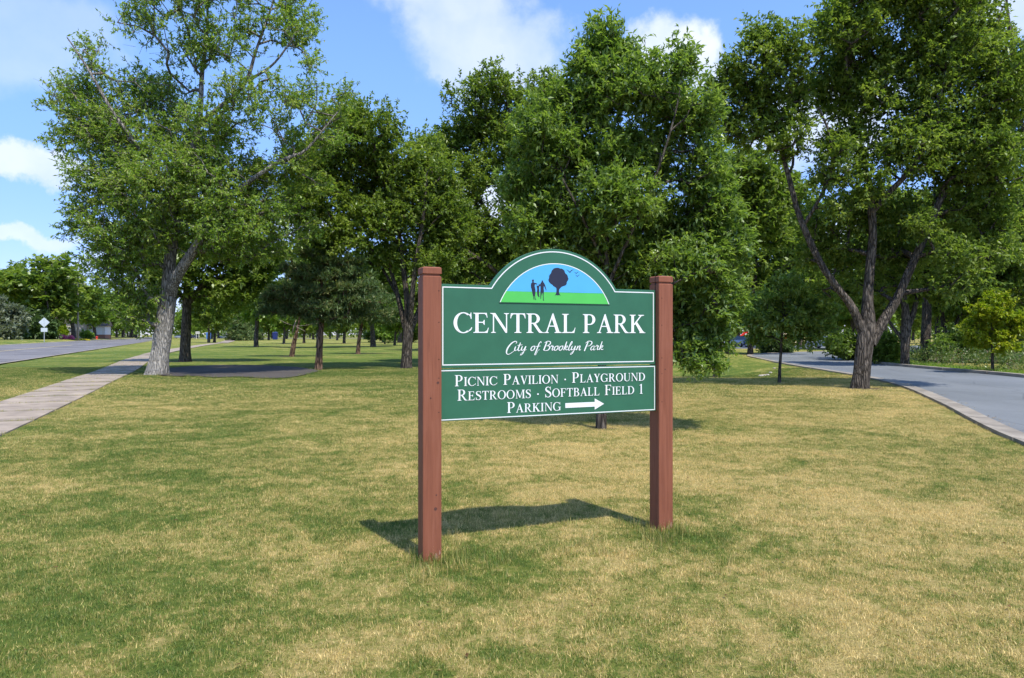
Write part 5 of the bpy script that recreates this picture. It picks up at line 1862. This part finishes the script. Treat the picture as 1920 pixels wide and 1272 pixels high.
        g.p.append([(0.06, 0.97), (0.24, 0.97), (0.49, 0.47), (0.33, 0.40)])
        g.p.append([(0.63, 0.97), (0.70, 0.97), (0.48, 0.47), (0.42, 0.52)])
        g.p.append([(0, 1), (0, 0.97), (0.07, 0.94), (0.24, 0.94), (0.33, 0.97), (0.33, 1)])
        g.p.append([(0.54, 1), (0.54, 0.97), (0.62, 0.94), (0.70, 0.94), (0.82, 0.97), (0.82, 1)])
        g.w = 0.80
    elif ch == 'U':
        g.rect(0.10, 0.10 + S, 0.34, 0.97); g.foot(0.10, 0.10 + S, True, e=0.09)
        g.rect(0.74, 0.74 + T * 1.1, 0.34, 0.97); g.foot(0.74, 0.74 + T, True, e=0.09)
        g.path([(0.178, 0.36, S), (0.19, 0.18, S * 0.95), (0.30, 0.055, 0.09), (0.48, 0.015, 0.06), (0.65, 0.07, 0.055), (0.75, 0.2, 0.055), (0.768, 0.36, 0.055)])
        g.w = 0.92
    elif ch == 'M':
        g.rect(0.15, 0.15 + T, 0.02, 0.95); g.foot(0.15, 0.15 + T, e=0.09)
        g.p.append([(0.06, 1), (0.06, 0.97), (0.15, 0.94), (0.52, 0.06), (0.56, 0.06), (0.60, 0.20), (0.27, 1)])
        g.diag(0.54, 0.06, 0.88, 0.97, T * 1.1)
        g.stem(0.90); g.rect(0.86, 0.92, 0.97, 1.0)
        g.w = 1.17
    elif ch == 'S':
        g.path([(0.56, 0.76, 0.04), (0.50, 0.90, 0.05), (0.34, 0.985, 0.055), (0.17, 0.93, 0.09), (0.10, 0.78, 0.14), (0.18, 0.63, 0.17), (0.34, 0.53, 0.18), (0.50, 0.42, 0.17), (0.57, 0.26, 0.14), (0.50, 0.09, 0.09), (0.32, 0.015, 0.055), (0.15, 0.08, 0.05), (0.07, 0.25, 0.04)])
        g.p.append([(0.53, 1.01), (0.57, 1.01), (0.58, 0.70), (0.545, 0.70), (0.50, 0.88)])
        g.p.append([(0.04, -0.01), (0.08, -0.01), (0.13, 0.12), (0.075, 0.31), (0.04, 0.31)])
        g.w = 0.66
    elif ch == '1':
        g.stem(0.14, w=0.13, feet='b', y1=0.97)
        g.p.append([(0.02, 0.86), (0.02, 0.83), (0.14, 0.86), (0.27, 0.9), (0.27, 1.0), (0.23, 1.0)])
        g.w = 0.40
    elif ch == '.':
        g.p.append([(0.16 + 0.10 * math.cos(a), 0.42 + 0.10 * math.sin(a)) for a in np.linspace(0, 2 * math.pi, 13)[:-1]])
        g.w = 0.32
    elif ch == ' ':
        g.w = 0.30
    return g


def layout(chars, u0, u1, track=0.06):
    """chars: list of (glyph, scale). returns x offsets and horizontal stretch to fill u0..u1 for unit height"""
    x = 0
    xs_ = []
    for g, sc in chars:
        xs_.append(x)
        x += (g.w + track) * sc
    return xs_, x - track * chars[-1][1]


def place(P_, g, x, z, hx, hz):
    for q in g.p: P_.poly([(x + a * hx, z + b * hz) for a, b in q])
    for A, B in g.st: P_.strip([(x + a * hx, z + b * hz) for a, b in A], [(x + a * hx, z + b * hz) for a, b in B])


# CENTRAL PARK: every letter its own part
chars = [(serif(c), 1.0) for c in 'CENTRAL PARK']
xs_, tot = layout(chars, 0, 0, 0.045)
HX = (1.914 - 0.245) / tot
for (g, sc), x in zip(chars, xs_):
    if not g.p: continue
    P_ = Pieces(YU - 0.0006)
    place(P_, g, 0.245 + x * HX, 1.664, HX, 0.151)
    P_.build('letter', M['sign_white'], upper)


def small_caps(text, u0, u1, z, hcap, hsm, name='lettering', gap=0.55):
    chars = []
    first = True
    for c in text:
        if c == ' ':
            first = True
            g = Glyph(); g.w = gap
            chars.append((g, 0.8))
            continue
        sc = 1.0 if first and c not in '1.' else hsm / hcap
        if c == '1': sc = 1.0
        chars.append((serif(c), sc))
        first = False
    xs_, tot = layout(chars, 0, 0, 0.07)
    hx = (u1 - u0) / tot
    P_ = Pieces(YL - 0.0006)
    for (g, sc), x in zip(chars, xs_):
        place(P_, g, u0 + x * hx, z, hx * sc, hcap * sc)
    return tag(P_.build(name, M['sign_white'], lower), kind='stuff')


small_caps('PICNIC PAVILION . PLAYGROUND', 0.253, 1.912, 1.268, 0.082, 0.066)
small_caps('RESTROOMS . SOFTBALL FIELD 1', 0.274, 1.889, 1.160, 0.082, 0.066)
small_caps('PARKING', 0.671, 1.131, 1.052, 0.082, 0.066)
ar = Pieces(YL - 0.0006)
ar.poly([(1.169, 1.070), (1.434, 1.070), (1.434, 1.045), (1.520, 1.090), (1.434, 1.136), (1.434, 1.108), (1.169, 1.108)])
ar.build('arrow', M['sign_white'], lower)

# ---- brush script line
B_ = 0.13
SC = {
 'C': ([[(0.75, 0.80, .07), (0.80, 0.97, .09), (0.62, 1.05, .11), (0.34, 0.85, .15), (0.10, 0.42, .18), (0.02, 0.0, .17), (0.10, -0.30, .12), (0.32, -0.36, .09), (0.62, -0.12, .06), (0.8, 0.1, .05)]], 0.70),
 'i': ([[(0.10, 0.48, .11), (0.06, 0.20, .14), (0.12, 0.02, .11), (0.28, 0.10, .06), (0.40, 0.25, .05)]], 0.30),
 't': ([[(0.18, 0.90, .10), (0.12, 0.50, .14), (0.08, 0.15, .14), (0.18, 0.0, .10), (0.36, 0.12, .06), (0.46, 0.25, .05)], [(-0.05, 0.60, .08), (0.40, 0.66, .08)]], 0.36),
 'y': ([[(0.08, 0.50, .11), (0.04, 0.20, .13), (0.12, 0.04, .11), (0.28, 0.16, .07), (0.40, 0.50, .10)], [(0.42, 0.50, .11), (0.36, 0.10, .13), (0.26, -0.30, .11), (0.08, -0.48, .07), (0.10, -0.30, .05), (0.40, 0.02, .05), (0.55, 0.15, .04)]], 0.56),
 'o': ([[(0.28, 0.52, .08), (0.10, 0.40, .12), (0.05, 0.15, .13), (0.16, 0.0, .10), (0.34, 0.12, .11), (0.40, 0.36, .12), (0.28, 0.52, .08), (0.50, 0.46, .05)]], 0.48),
 'f': ([[(0.46, 0.86, .07), (0.38, 1.00, .09), (0.26, 0.80, .12), (0.18, 0.30, .14), (0.10, -0.20, .13), (0.06, -0.46, .08), (0.18, -0.40, .06), (0.30, 0.02, .05), (0.45, 0.12, .05)], [(0.0, 0.46, .08), (0.44, 0.52, .08)]], 0.42),
 'B': ([[(0.22, 0.96, .13), (0.14, 0.50, .16), (0.08, 0.02, .15)], [(0.0, 0.85, .07), (0.25, 1.04, .09), (0.55, 0.98, .12), (0.58, 0.76, .13), (0.40, 0.56, .08), (0.22, 0.52, .06), (0.50, 0.50, .11), (0.62, 0.28, .15), (0.48, 0.04, .11), (0.20, 0.0, .07), (0.0, 0.10, .06)]], 0.66),
 'r': ([[(0.0, 0.36, .06), (0.14, 0.58, .10), (0.16, 0.46, .11), (0.30, 0.48, .12), (0.24, 0.22, .13), (0.28, 0.02, .10), (0.42, 0.12, .05)]], 0.40),
 'k': ([[(0.20, 1.0, .11), (0.14, 0.50, .14), (0.06, 0.02, .13)], [(0.12, 0.24, .06), (0.26, 0.48, .09), (0.38, 0.48, .10), (0.30, 0.28, .08), (0.18, 0.24, .06), (0.32, 0.06, .12), (0.50, 0.10, .06)]], 0.46),
 'l': ([[(0.10, 0.3, .05), (0.30, 0.80, .07), (0.28, 1.02, .09), (0.18, 0.80, .12), (0.08, 0.20, .13), (0.16, 0.0, .10), (0.34, 0.14, .05)]], 0.32),
 'n': ([[(0.10, 0.50, .11), (0.04, 0.02, .13)], [(0.08, 0.20, .05), (0.24, 0.48, .09), (0.34, 0.44, .12), (0.30, 0.16, .13), (0.36, 0.0, .10), (0.50, 0.14, .05)]], 0.48),
 'P': ([[(0.24, 0.96, .13), (0.14, 0.45, .16), (0.04, -0.10, .14)], [(0.0, 0.80, .07), (0.25, 1.03, .09), (0.58, 0.98, .12), (0.66, 0.76, .14), (0.48, 0.52, .09), (0.24, 0.46, .06)]], 0.62),
 'a': ([[(0.36, 0.48, .09), (0.14, 0.42, .11), (0.04, 0.16, .13), (0.14, 0.0, .10), (0.30, 0.14, .07), (0.40, 0.46, .10), (0.34, 0.14, .13), (0.42, 0.0, .09), (0.56, 0.14, .05)]], 0.50),
 ' ': ([], 0.36)}
text = 'City of Brooklyn Park'
P_ = Pieces(YU - 0.0006)
x = 0
tot = sum(SC[c][1] for c in text)
u0, u1 = 0.668, 1.512
hx = (u1 - u0) / tot
hz = 0.070
for c in text:
    strokes, w = SC[c]
    for st in strokes:
        g = Glyph()
        g.path([(p[0] + 0.28 * p[1] * 0.7, p[1], p[2] * 0.74) for p in st], 6)
        for A, B in g.st:
            P_.strip([(u0 + (x + a) * hx, 1.526 + b * hz) for a, b in A], [(u0 + (x + a) * hx, 1.526 + b * hz) for a, b in B])
    x += w
tag(P_.build('lettering', M['sign_white'], upper), kind='stuff')

# ------------------------------------------------------------------ street furniture and far things
def world_at(px, Y):
    X = (px - 960) / FPX * Y
    return X, Y, Hs(X, Y)


# back of a diamond warning sign with a small plate below
X, Y, Z = world_at(83, 104)
ts = tag(empty('traffic_sign', (X, Y, Z), R(12)), 'pale unpainted back of a diamond traffic sign on a thin post across the street', 'traffic sign')
MB().box(-0.04, 0.04, -0.03, 0.03, 0, 2.9).build('signpost', M['metal'], ts)
poly_plate('diamond_plate', [(0, 2.28), (0.76, 3.04), (0, 3.80), (-0.76, 3.04)], -0.045, -0.032, M['alu'], ts)
MB().box(-0.45, 0.45, -0.045, -0.033, 1.60, 2.2).build('lower_plate', M['alu'], ts)
MB().box(-0.03, 0.03, -0.052, -0.046, 2.35, 3.75).build('backing_bar', M['metal'], ts)

# utility pole with crossarms
X, Y, Z = world_at(146, 132)
up_ = tag(empty('utility_pole', (X, Y, Z), 0.4), 'weathered wooden utility pole with two crossarms rising out of the trees', 'utility pole')
MB().lathe([(0.19, -0.3), (0.17, 4), (0.14, 9), (0.11, 13.4)], 10).build('pole', M['wood_pole'], up_, True)
for z in (12.6, 10.9):
    MB().box(-1.3, 1.3, -0.14, -0.02, z, z + 0.14).build('crossarm', M['wood_pole'], up_)
for z in (12.74, 11.04):
    for xx in (-1.2, -0.6, 0.6, 1.2):
        MB().lathe([(0.05, 0), (0.07, 0.06), (0.05, 0.12), (0.06, 0.16), (0.02, 0.2)], 8, xx, -0.08, z).build('insulator', M['trim'], up_, True)


def wire(label, a, b, sag, r=0.018):
    pts = []
    for t in np.linspace(0, 1, 24):
        p = Vector(a).lerp(Vector(b), t)
        p.z -= sag * 4 * t * (1 - t)
        pts.append(p)
    o = MB().tube(pts, r, 5).build('power_wire', M['tyre'], None, True)
    return tag(o, label, 'wire')


pt = Vector((X, Y, Z))
wire('lowest sagging wire crossing the trees at the left edge', (-130, 104, 8.2), (pt.x, pt.y, pt.z + 6.2), 1.4, 0.035)
wire('upper wire running from the top crossarm out of the picture', (-132, 104, 19.0), (pt.x - 0.5, pt.y, pt.z + 12.9), 1.0, 0.02)
wire('second upper wire just under the topmost one', (-134, 105, 17.2), (pt.x - 0.5, pt.y, pt.z + 11.2), 1.0, 0.02)

# fire hydrant
X, Y, Z = world_at(181.5, 162)
hy = tag(empty('fire_hydrant', (X, Y, Z)), 'small red fire hydrant on the verge across the street', 'fire hydrant')
s = 1.35
MB().lathe([(0.2 * s, 0), (0.2 * s, 0.05), (0.14 * s, 0.06), (0.13 * s, 0.5), (0.17 * s, 0.52), (0.17 * s, 0.57), (0.13 * s, 0.66), (0.06 * s, 0.74), (0.03 * s, 0.8)], 14).build('barrel', M['red'], hy, True)
for sg in (-1, 1):
    MB().tube([(sg * 0.1, 0, 0.42 * s), (sg * 0.3, 0, 0.42 * s)], 0.08, 8).build('outlet', M['red'], hy, True)

# house across the street
X, Y, Z = world_at(140, 172)
hs_ = tag(empty('house', (X, Y, Z), R(20)), 'beige bungalow mostly hidden by the trees across the street', 'house')
MB().box(-7, 2.5, 0, 8, -0.3, 4.2).build('wall', M['wall_beige'], hs_)
w2 = MB().box(2.504, 6.5, 1, 8, 0.9, 3.1).build('wall', M['wall_white'], hs_)
w2['label'] = 'white garage wall'
MB().box(2.504, 6.5, 0.95, 8, -0.3, 0.896).build('brick_base', M['brick_red'], hs_)
rf = MB()
rf.V = [(-7.6, -0.6, 4.204), (2.9, -0.6, 4.204), (2.9, 8.6, 4.204), (-7.6, 8.6, 4.204), (-7.6, 4, 6.4), (2.9, 4, 6.4)]
rf.F = [[0, 1, 5, 4], [2, 3, 4, 5], [0, 4, 3], [1, 2, 5], [0, 3, 2, 1]]
rf.build('roof', M['roof'], hs_)
gr = MB()
gr.V = [(2.55, 0.4, 3.104), (7.0, 0.4, 3.104), (7.0, 8.6, 3.104), (2.55, 8.6, 3.104), (2.55, 4.5, 4.6), (7.0, 4.5, 4.6)]
gr.F = [[0, 1, 5, 4], [2, 3, 4, 5], [0, 4, 3], [1, 2, 5], [0, 3, 2, 1]]
gr.build('roof', M['roof'], hs_)
dr = MB().box(3.1, 5.9, 0.93, 0.996, 0.9, 2.85).build('garage_door', M['trim'], hs_)
for x0 in (-5.5, -1.5):
    w = MB().box(x0, x0 + 1.6, -0.06, -0.004, 1.4, 2.8).build('window', M['trim'], hs_)
    MB().box(x0 + 0.1, x0 + 1.5, -0.08, -0.062, 1.5, 2.7).build('pane', M['glass'], w)
MB().box(-7, 2.4, -1.5, -0.7, 2.0, 2.12).build('porch_rail', M['trim'], hs_)
for x0 in (-6.9, -2.2, 2.2):
    MB().box(x0, x0 + 0.12, -1.2, -1.08, -0.3, 1.996).build('porch_post', M['trim'], hs_)


def flowers(name, label, px0, px1, Y, n, h, mat, seed, dep=1.6):
    r = np.random.default_rng(seed)
    a = r.uniform(px0, px1, n)
    y = Y + r.uniform(-dep, dep, n)
    x = (a - 960) / FPX * y
    env = np.sin(np.clip((a - px0) / (px1 - px0), 0.02, 0.98) * np.pi) ** 0.4
    z = H(x, y) + r.random(n) * h * env
    ax = unit(r.normal(size=(n, 3)))
    V, F = leaf_quads(np.stack([x, y, z], -1), ax, r.normal(size=(n, 3)) + [0, -0.3, 1], np.full(n, 0.24), np.full(n, 0.22))
    me = fast_mesh(name, V, F, {'tint': np.repeat(r.random(n), 4)})
    me.materials.append(mat)
    return tag(link_mesh(name, me), label, 'flowers', kind='stuff')


flowers('flower_bed', 'long mound of pink flowers before the beige house', 106, 127, 138, 1100, 0.75, M['pink'], 1)
flowers('flower_bed', 'short mound of pink flowers next to the utility pole', 128, 139, 138, 500, 0.7, M['pink'], 2)
flowers('flower_bed', 'low yellow flower edging by the white garage', 148, 168, 139, 300, 0.25, M['yellow_fl'], 3)
flowers('flower_bed', 'low yellow flowers left of the pink mound', 92, 104, 139, 160, 0.3, M['yellow_fl'], 4)


# cars
def car(px, Y, rz, paint, label, pickup=False, group=None):
    X, Y, Z = world_at(px, Y)
    c = tag(empty('parked_car' if not pickup else 'pickup_truck', (X, Y, Z + 0.03), rz), label, 'car' if not pickup else 'pickup truck', group)
    L, Wd = (4.6, 1.8) if not pickup else (5.6, 1.95)
    hw = Wd / 2
    # lower body stations: x, half width, z low, z high
    st = [(-L / 2, .82, .45, .72), (-L / 2 + .12, .95, .32, .86), (-L * .30, 1, .22, .93), (-L * .05, 1, .22, .95), (L * .22, 1, .22, .94), (L / 2 - .35, .96, .25, .84), (L / 2 - .05, .85, .34, .68)]
    if pickup: st = [(a, b, c_, d + .12) for a, b, c_, d in st]
    rings = []
    for x, w, z0, z1 in st:
        w *= hw
        rings.append([(x, -w * .92, z0), (x, -w, z0 + .15), (x, -w, z1 - .12), (x, -w * .88, z1), (x, w * .88, z1), (x, w, z1 - .12), (x, w, z0 + .15), (x, w * .92, z0)])
    MB().rings(rings).build('body', paint, c, True)
    zt = 1.42 if not pickup else 1.75
    zb = .90 if not pickup else 1.0
    xa, xb, xc, xd = (-L * .40, -L * .26, L * .06, L * .20) if not pickup else (-L * .10, -L * .05, L * .12, L * .22)
    cab = MB()
    b0, b1 = hw * .90, hw * .72
    cab.V = [(xa, -b0, zb), (xd, -b0, zb), (xd, b0, zb), (xa, b0, zb), (xb, -b1, zt), (xc, -b1, zt), (xc, b1, zt), (xb, b1, zt)]
    cab.F = [[0, 1, 5, 4], [1, 2, 6, 5], [2, 3, 7, 6], [3, 0, 4, 7], [4, 5, 6, 7]]
    cab.build('greenhouse', M['glass'], c)
    MB().box(xb - .05, xc + .05, -b1 - .02, b1 + .02, zt - .03, zt + .04).build('roof', paint, c, bevel=0.03)
    for sx in (-L * .31, L * .31):
        for sy in (-1, 1):
            w = MB().tube([(sx, sy * (hw - .2), .33), (sx, sy * (hw + .01), .33)], .33, 18).build('wheel', M['tyre'], c)
            MB().tube([(sx, sy * (hw + .005), .33), (sx, sy * (hw + .02), .33)], .19, 12).build('rim', M['rim'], w)
    for sy in (-1, 1):
        MB().box(L / 2 - .22, L / 2 - .04, sy * hw * .62 - .16, sy * hw * .62 + .16, .56, .70).build('headlight', M['lamp'], c)
    return c


car(1423, 88, R(-75), M['car_blue'], 'blue car parked nose out right of the dark trunk')
car(1442, 90, R(-80), M['car_dark'], 'dark blue car with pale roof parked next to the light blue one')
car(1385, 92, R(-70), M['car_silver'], 'silver car parked left of the dark trunk')
car(1360, 94, R(-110), M['car_white'], 'white car half hidden by the straight black trunk')
car(1547, 82, R(-60), M['car_white'], 'white car parked alone right of the slim sapling')
car(421, 312, R(0), M['car_white'], 'white pickup truck at the end of the straight path', pickup=True)
car(337, 305, R(10), M['car_silver'], 'silver car left of the dark trunk in the far car park')
car(362, 308, R(170), M['car_dark'], 'dark car behind the white board in the far car park')
car(449, 316, R(0), M['car_silver'], 'silver car behind the small conifers in the far car park')


def bin_(px, Y, mat, label, w=0.62, h=1.1, s=1.0):
    X, Y, Z = world_at(px, Y)
    b = tag(empty('litter_bin', (X, Y, Z)), label, 'bin')
    w *= s; h *= s
    MB().rings([[(-w * .42, -w * .42, 0), (w * .42, -w * .42, 0), (w * .42, w * .42, 0), (-w * .42, w * .42, 0)], [(-w / 2, -w / 2, h * .85), (w / 2, -w / 2, h * .85), (w / 2, w / 2, h * .85), (-w / 2, w / 2, h * .85)]]).build('bin_body', mat, b, bevel=0.03)
    MB().rings([[(-w * .54, -w * .54, h * .86), (w * .54, -w * .54, h * .86), (w * .54, w * .54, h * .86), (-w * .54, w * .54, h * .86)], [(-w * .4, -w * .45, h), (w * .4, -w * .45, h), (w * .4, w * .3, h * 1.02), (-w * .4, w * .3, h * 1.02)]]).build('bin_lid', mat, b, bevel=0.02)
    return b


bin_(516, 232, M['bin_blue'], 'dark blue bin standing alone at the far edge of the lawn', s=2.4)
bin_(391, 250, M['blue_bright'], 'bright blue bin just left of the paired trunks', s=2.2)
bin_(1396.5, 100, M['bin_blue'], 'deep blue bin on a stand beyond the silver car', s=0.95)

# little notice board with two legs
X, Y, Z = world_at(370.5, 262)
nb = tag(empty('notice_board', (X, Y, Z)), 'small white board on two posts by the far car park', 'board')
MB().box(-0.75, 0.75, -0.05, 0.05, 2.0, 2.9).build('board', M['trim'], nb)
for xx in (-0.55, 0.45):
    MB().box(xx, xx + 0.14, -0.03, 0.03, 0, 1.996).build('board_leg', M['trim'], nb)
for xx in (-0.35, 0.15):
    MB().box(xx, xx + 0.2, -0.056, -0.052, 2.3, 2.65).build('mark', M['glass'], nb)

# lamp post near the end of the street
X, Y, Z = world_at(286, 172)
lp = tag(empty('lamp_post', (X, Y, Z)), 'short garden lamp post with white globes left of the ash trunk', 'lamp post')
MB().tube([(0, 0, 0), (0, 0, 1.9)], 0.07, 8).build('pole', M['metal'], lp)
for xx in (-0.17, 0.17):
    MB().lathe([(0.02, 1.82), (0.15, 1.92), (0.19, 2.05), (0.15, 2.18), (0.03, 2.26)], 12, xx).build('globe', M['trim'], lp, True)
# stout posts at the end of the street
for px, lab in ((257, 'stout pale post left of the ash trunk'), (264.5, 'second stout pale post nearer the ash trunk')):
    X, Y, Z = world_at(px, 282)
    b = MB().box(-0.25, 0.25, -0.25, 0.25, -0.1, 3.0)
    o = b.build('fence_post', M['trim'], None, bevel=0.02)
    o.location = (X, Y, Z)
    tag(o, lab, 'post')

# playground pieces
def slide(px, Y, s, rz, mat, label):
    X, Y, Z = world_at(px, Y)
    r_ = tag(empty('playground_slide', (X, Y, Z), rz), label, 'slide')
    prof = [(0, 2.2), (0.5, 2.1), (1.4, 1.3), (2.2, 0.6), (2.8, 0.4), (3.2, 0.38)]
    V, F = [], []
    for x, z in prof:
        V += [(x * s, -0.35 * s, (z + 0.25) * s), (x * s, -0.3 * s, z * s), (x * s, 0.3 * s, z * s), (x * s, 0.35 * s, (z + 0.25) * s), (x * s, 0.3 * s, (z - 0.06) * s), (x * s, -0.3 * s, (z - 0.06) * s)]
    for i in range(len(prof) - 1):
        for j in range(6):
            a, b = i * 6 + j, i * 6 + (j + 1) % 6
            F.append([a, b, b + 6, a + 6])
    me = from_lists('chute', V, F)
    me.materials.append(mat)
    link_mesh('chute', me, r_)
    for sx in (-0.5, 0.0):
        for sy in (-0.4, 0.4):
            MB().tube([(sx * s, sy * s, 0), (sx * s, sy * s, 3.2 * s)], 0.05 * s, 8).build('tower_leg', M['cream'], r_)
    MB().box(-0.55 * s, 0.05 * s, -0.45 * s, 0.45 * s, 2.12 * s, 2.2 * s).build('deck', M['cream'], r_)
    rf = MB()
    rf.V = [(-0.7 * s, -0.6 * s, 3.2 * s), (0.2 * s, -0.6 * s, 3.2 * s), (0.2 * s, 0.6 * s, 3.2 * s), (-0.7 * s, 0.6 * s, 3.2 * s), (-0.25 * s, 0, 3.9 * s)]
    rf.F = [[0, 1, 4], [1, 2, 4], [2, 3, 4], [3, 0, 4], [3, 2, 1, 0]]
    rf.build('canopy', mat, r_)
    return r_


slide(1402, 110, 0.9, R(180), M['red'], 'red playground slide seen left of the dark trunk')
slide(1492, 112, 1.0, R(180), M['red'], 'red roofed playground tower seen through the slim sapling')
slide(1470, 113, 0.8, R(20), M['cream'], 'cream playground slide beside the red roofed tower')

# stones of the little culvert in the swale
def rock(px, py, s, seed, label):
    x, y = G(px, py)
    r = np.random.default_rng(seed)
    bm = bmesh.new()
    bmesh.ops.create_icosphere(bm, subdivisions=2, radius=s)
    for v in bm.verts:
        v.co *= 1 + r.uniform(-0.2, 0.2)
        v.co.z *= 0.6
    me = bpy.data.meshes.new('rock')
    bm.to_mesh(me)
    bm.free()
    me.materials.append(M['stone'])
    o = link_mesh('rock', me)
    o.location = (x, y, Hs(x, y) + s * 0.25)
    tag(o, label, 'rock', 'rocks at the swale')
for i, (px, py, s) in enumerate(((1427, 695, .12), (1433, 694.5, .10), (1439, 694, .09), (1445, 692, .08), (1452, 689, .07))):
    rock(px, py, s, i, ['grey rock at the left end of the small rock row in the swale', 'second rock of the row in the swale', 'third rock of the row in the swale', 'fourth and smaller rock of the row in the swale', 'last rock of the row nearest the sapling trunk'][i])

# dead boughs on the leaning pine
for o in [x for x in COL.objects if x.name.startswith('pine_tree') and 'dead side' in str(x.get('label'))]:
    Yp = o.location.y
    def lp_(px, py, dy=0.0):
        x, z = px2l(px, py, Yp, o.location.x)
        return (x, dy - 0.6, z)
    for pl_, rr in (([(556, 612), (575, 611), (590, 608), (601, 607)], .05), ([(556, 612), (540, 606), (528, 599)], .05), ([(560, 613), (570, 618), (577, 622)], .05), ([(553, 625), (556, 612), (560, 600)], .13)):
        MB().tube([lp_(*p) for p in pl_], [rr * 0.40 * (1 - 0.2 * i) for i in range(len(pl_))], 6).build('dead_bough', M['dead_wood'], o, True)

# fallen leaves on the lawn and litter of twigs in the gutter
fl = np.random.default_rng(808)
n = 420
y = fl.uniform(2.8, 26, n)
x = fl.uniform(-0.78, 0.78, n) * y
ok = ~inside(ROADPOLY, x, y)
x, y = x[ok], y[ok]
g_ = resample(offset_line(EDGE_N, 0.32), 0.05)
g_ = g_[(g_[:, 1] > 8) & (g_[:, 1] < 26)]
g_ = g_[fl.random(len(g_)) < 0.5 * (np.sin(g_[:, 1] * 2.1) > -0.2)]
x = np.concatenate([x, g_[:, 0] + fl.normal(0, .05, len(g_))])
y = np.concatenate([y, g_[:, 1]])
n = len(x)
ax = unit(fl.normal(size=(n, 3)) * [1, 1, 0.15])
V, F = leaf_quads(np.stack([x, y, H(x, y) + np.where(np.arange(n) >= n - len(g_), 0.055, 0.022)], -1), ax, fl.normal(size=(n, 3)) * 0.35 + [0, 0, 1], fl.uniform(0.02, 0.05, n), fl.uniform(0.010, 0.022, n))
me = fast_mesh('fallen_leaves', V, F, {'tint': np.repeat(fl.random(n), 4)})
me.materials.append(leaf_mat('fallen_leaf', [(0.0, (0.10, 0.055, 0.025)), (0.6, (0.26, 0.17, 0.07)), (1.0, (0.42, 0.33, 0.15))], 0.2, 0.03))
tag(link_mesh('fallen_leaves', me), 'small dry brown leaves scattered over the lawn and gutter', 'fallen leaves', kind='stuff')

# bare chips of paint lost at the post feet
for (p, x0, z0, w_, h_) in ((PL, 0.10, 0.035, 0.016, 0.03), (PL, 0.125, 0.06, 0.008, 0.022), (PR, 2.022 + 0.09, 0.03, 0.02, 0.025), (PR, 2.022 + 0.12, 0.055, 0.010, 0.03)):
    r = np.random.default_rng(int(x0 * 1000))
    V = [(x0 + w_ * math.cos(a) * (0.6 + 0.5 * r.random()), -0.0013, z0 + h_ * math.sin(a) * (0.6 + 0.5 * r.random())) for a in np.linspace(0, 2 * math.pi, 10)[:-1]]
    me = from_lists('paint_chip', V, [list(range(9))])
    me.materials.append(M['chip'])
    link_mesh('paint_chip', me, p)
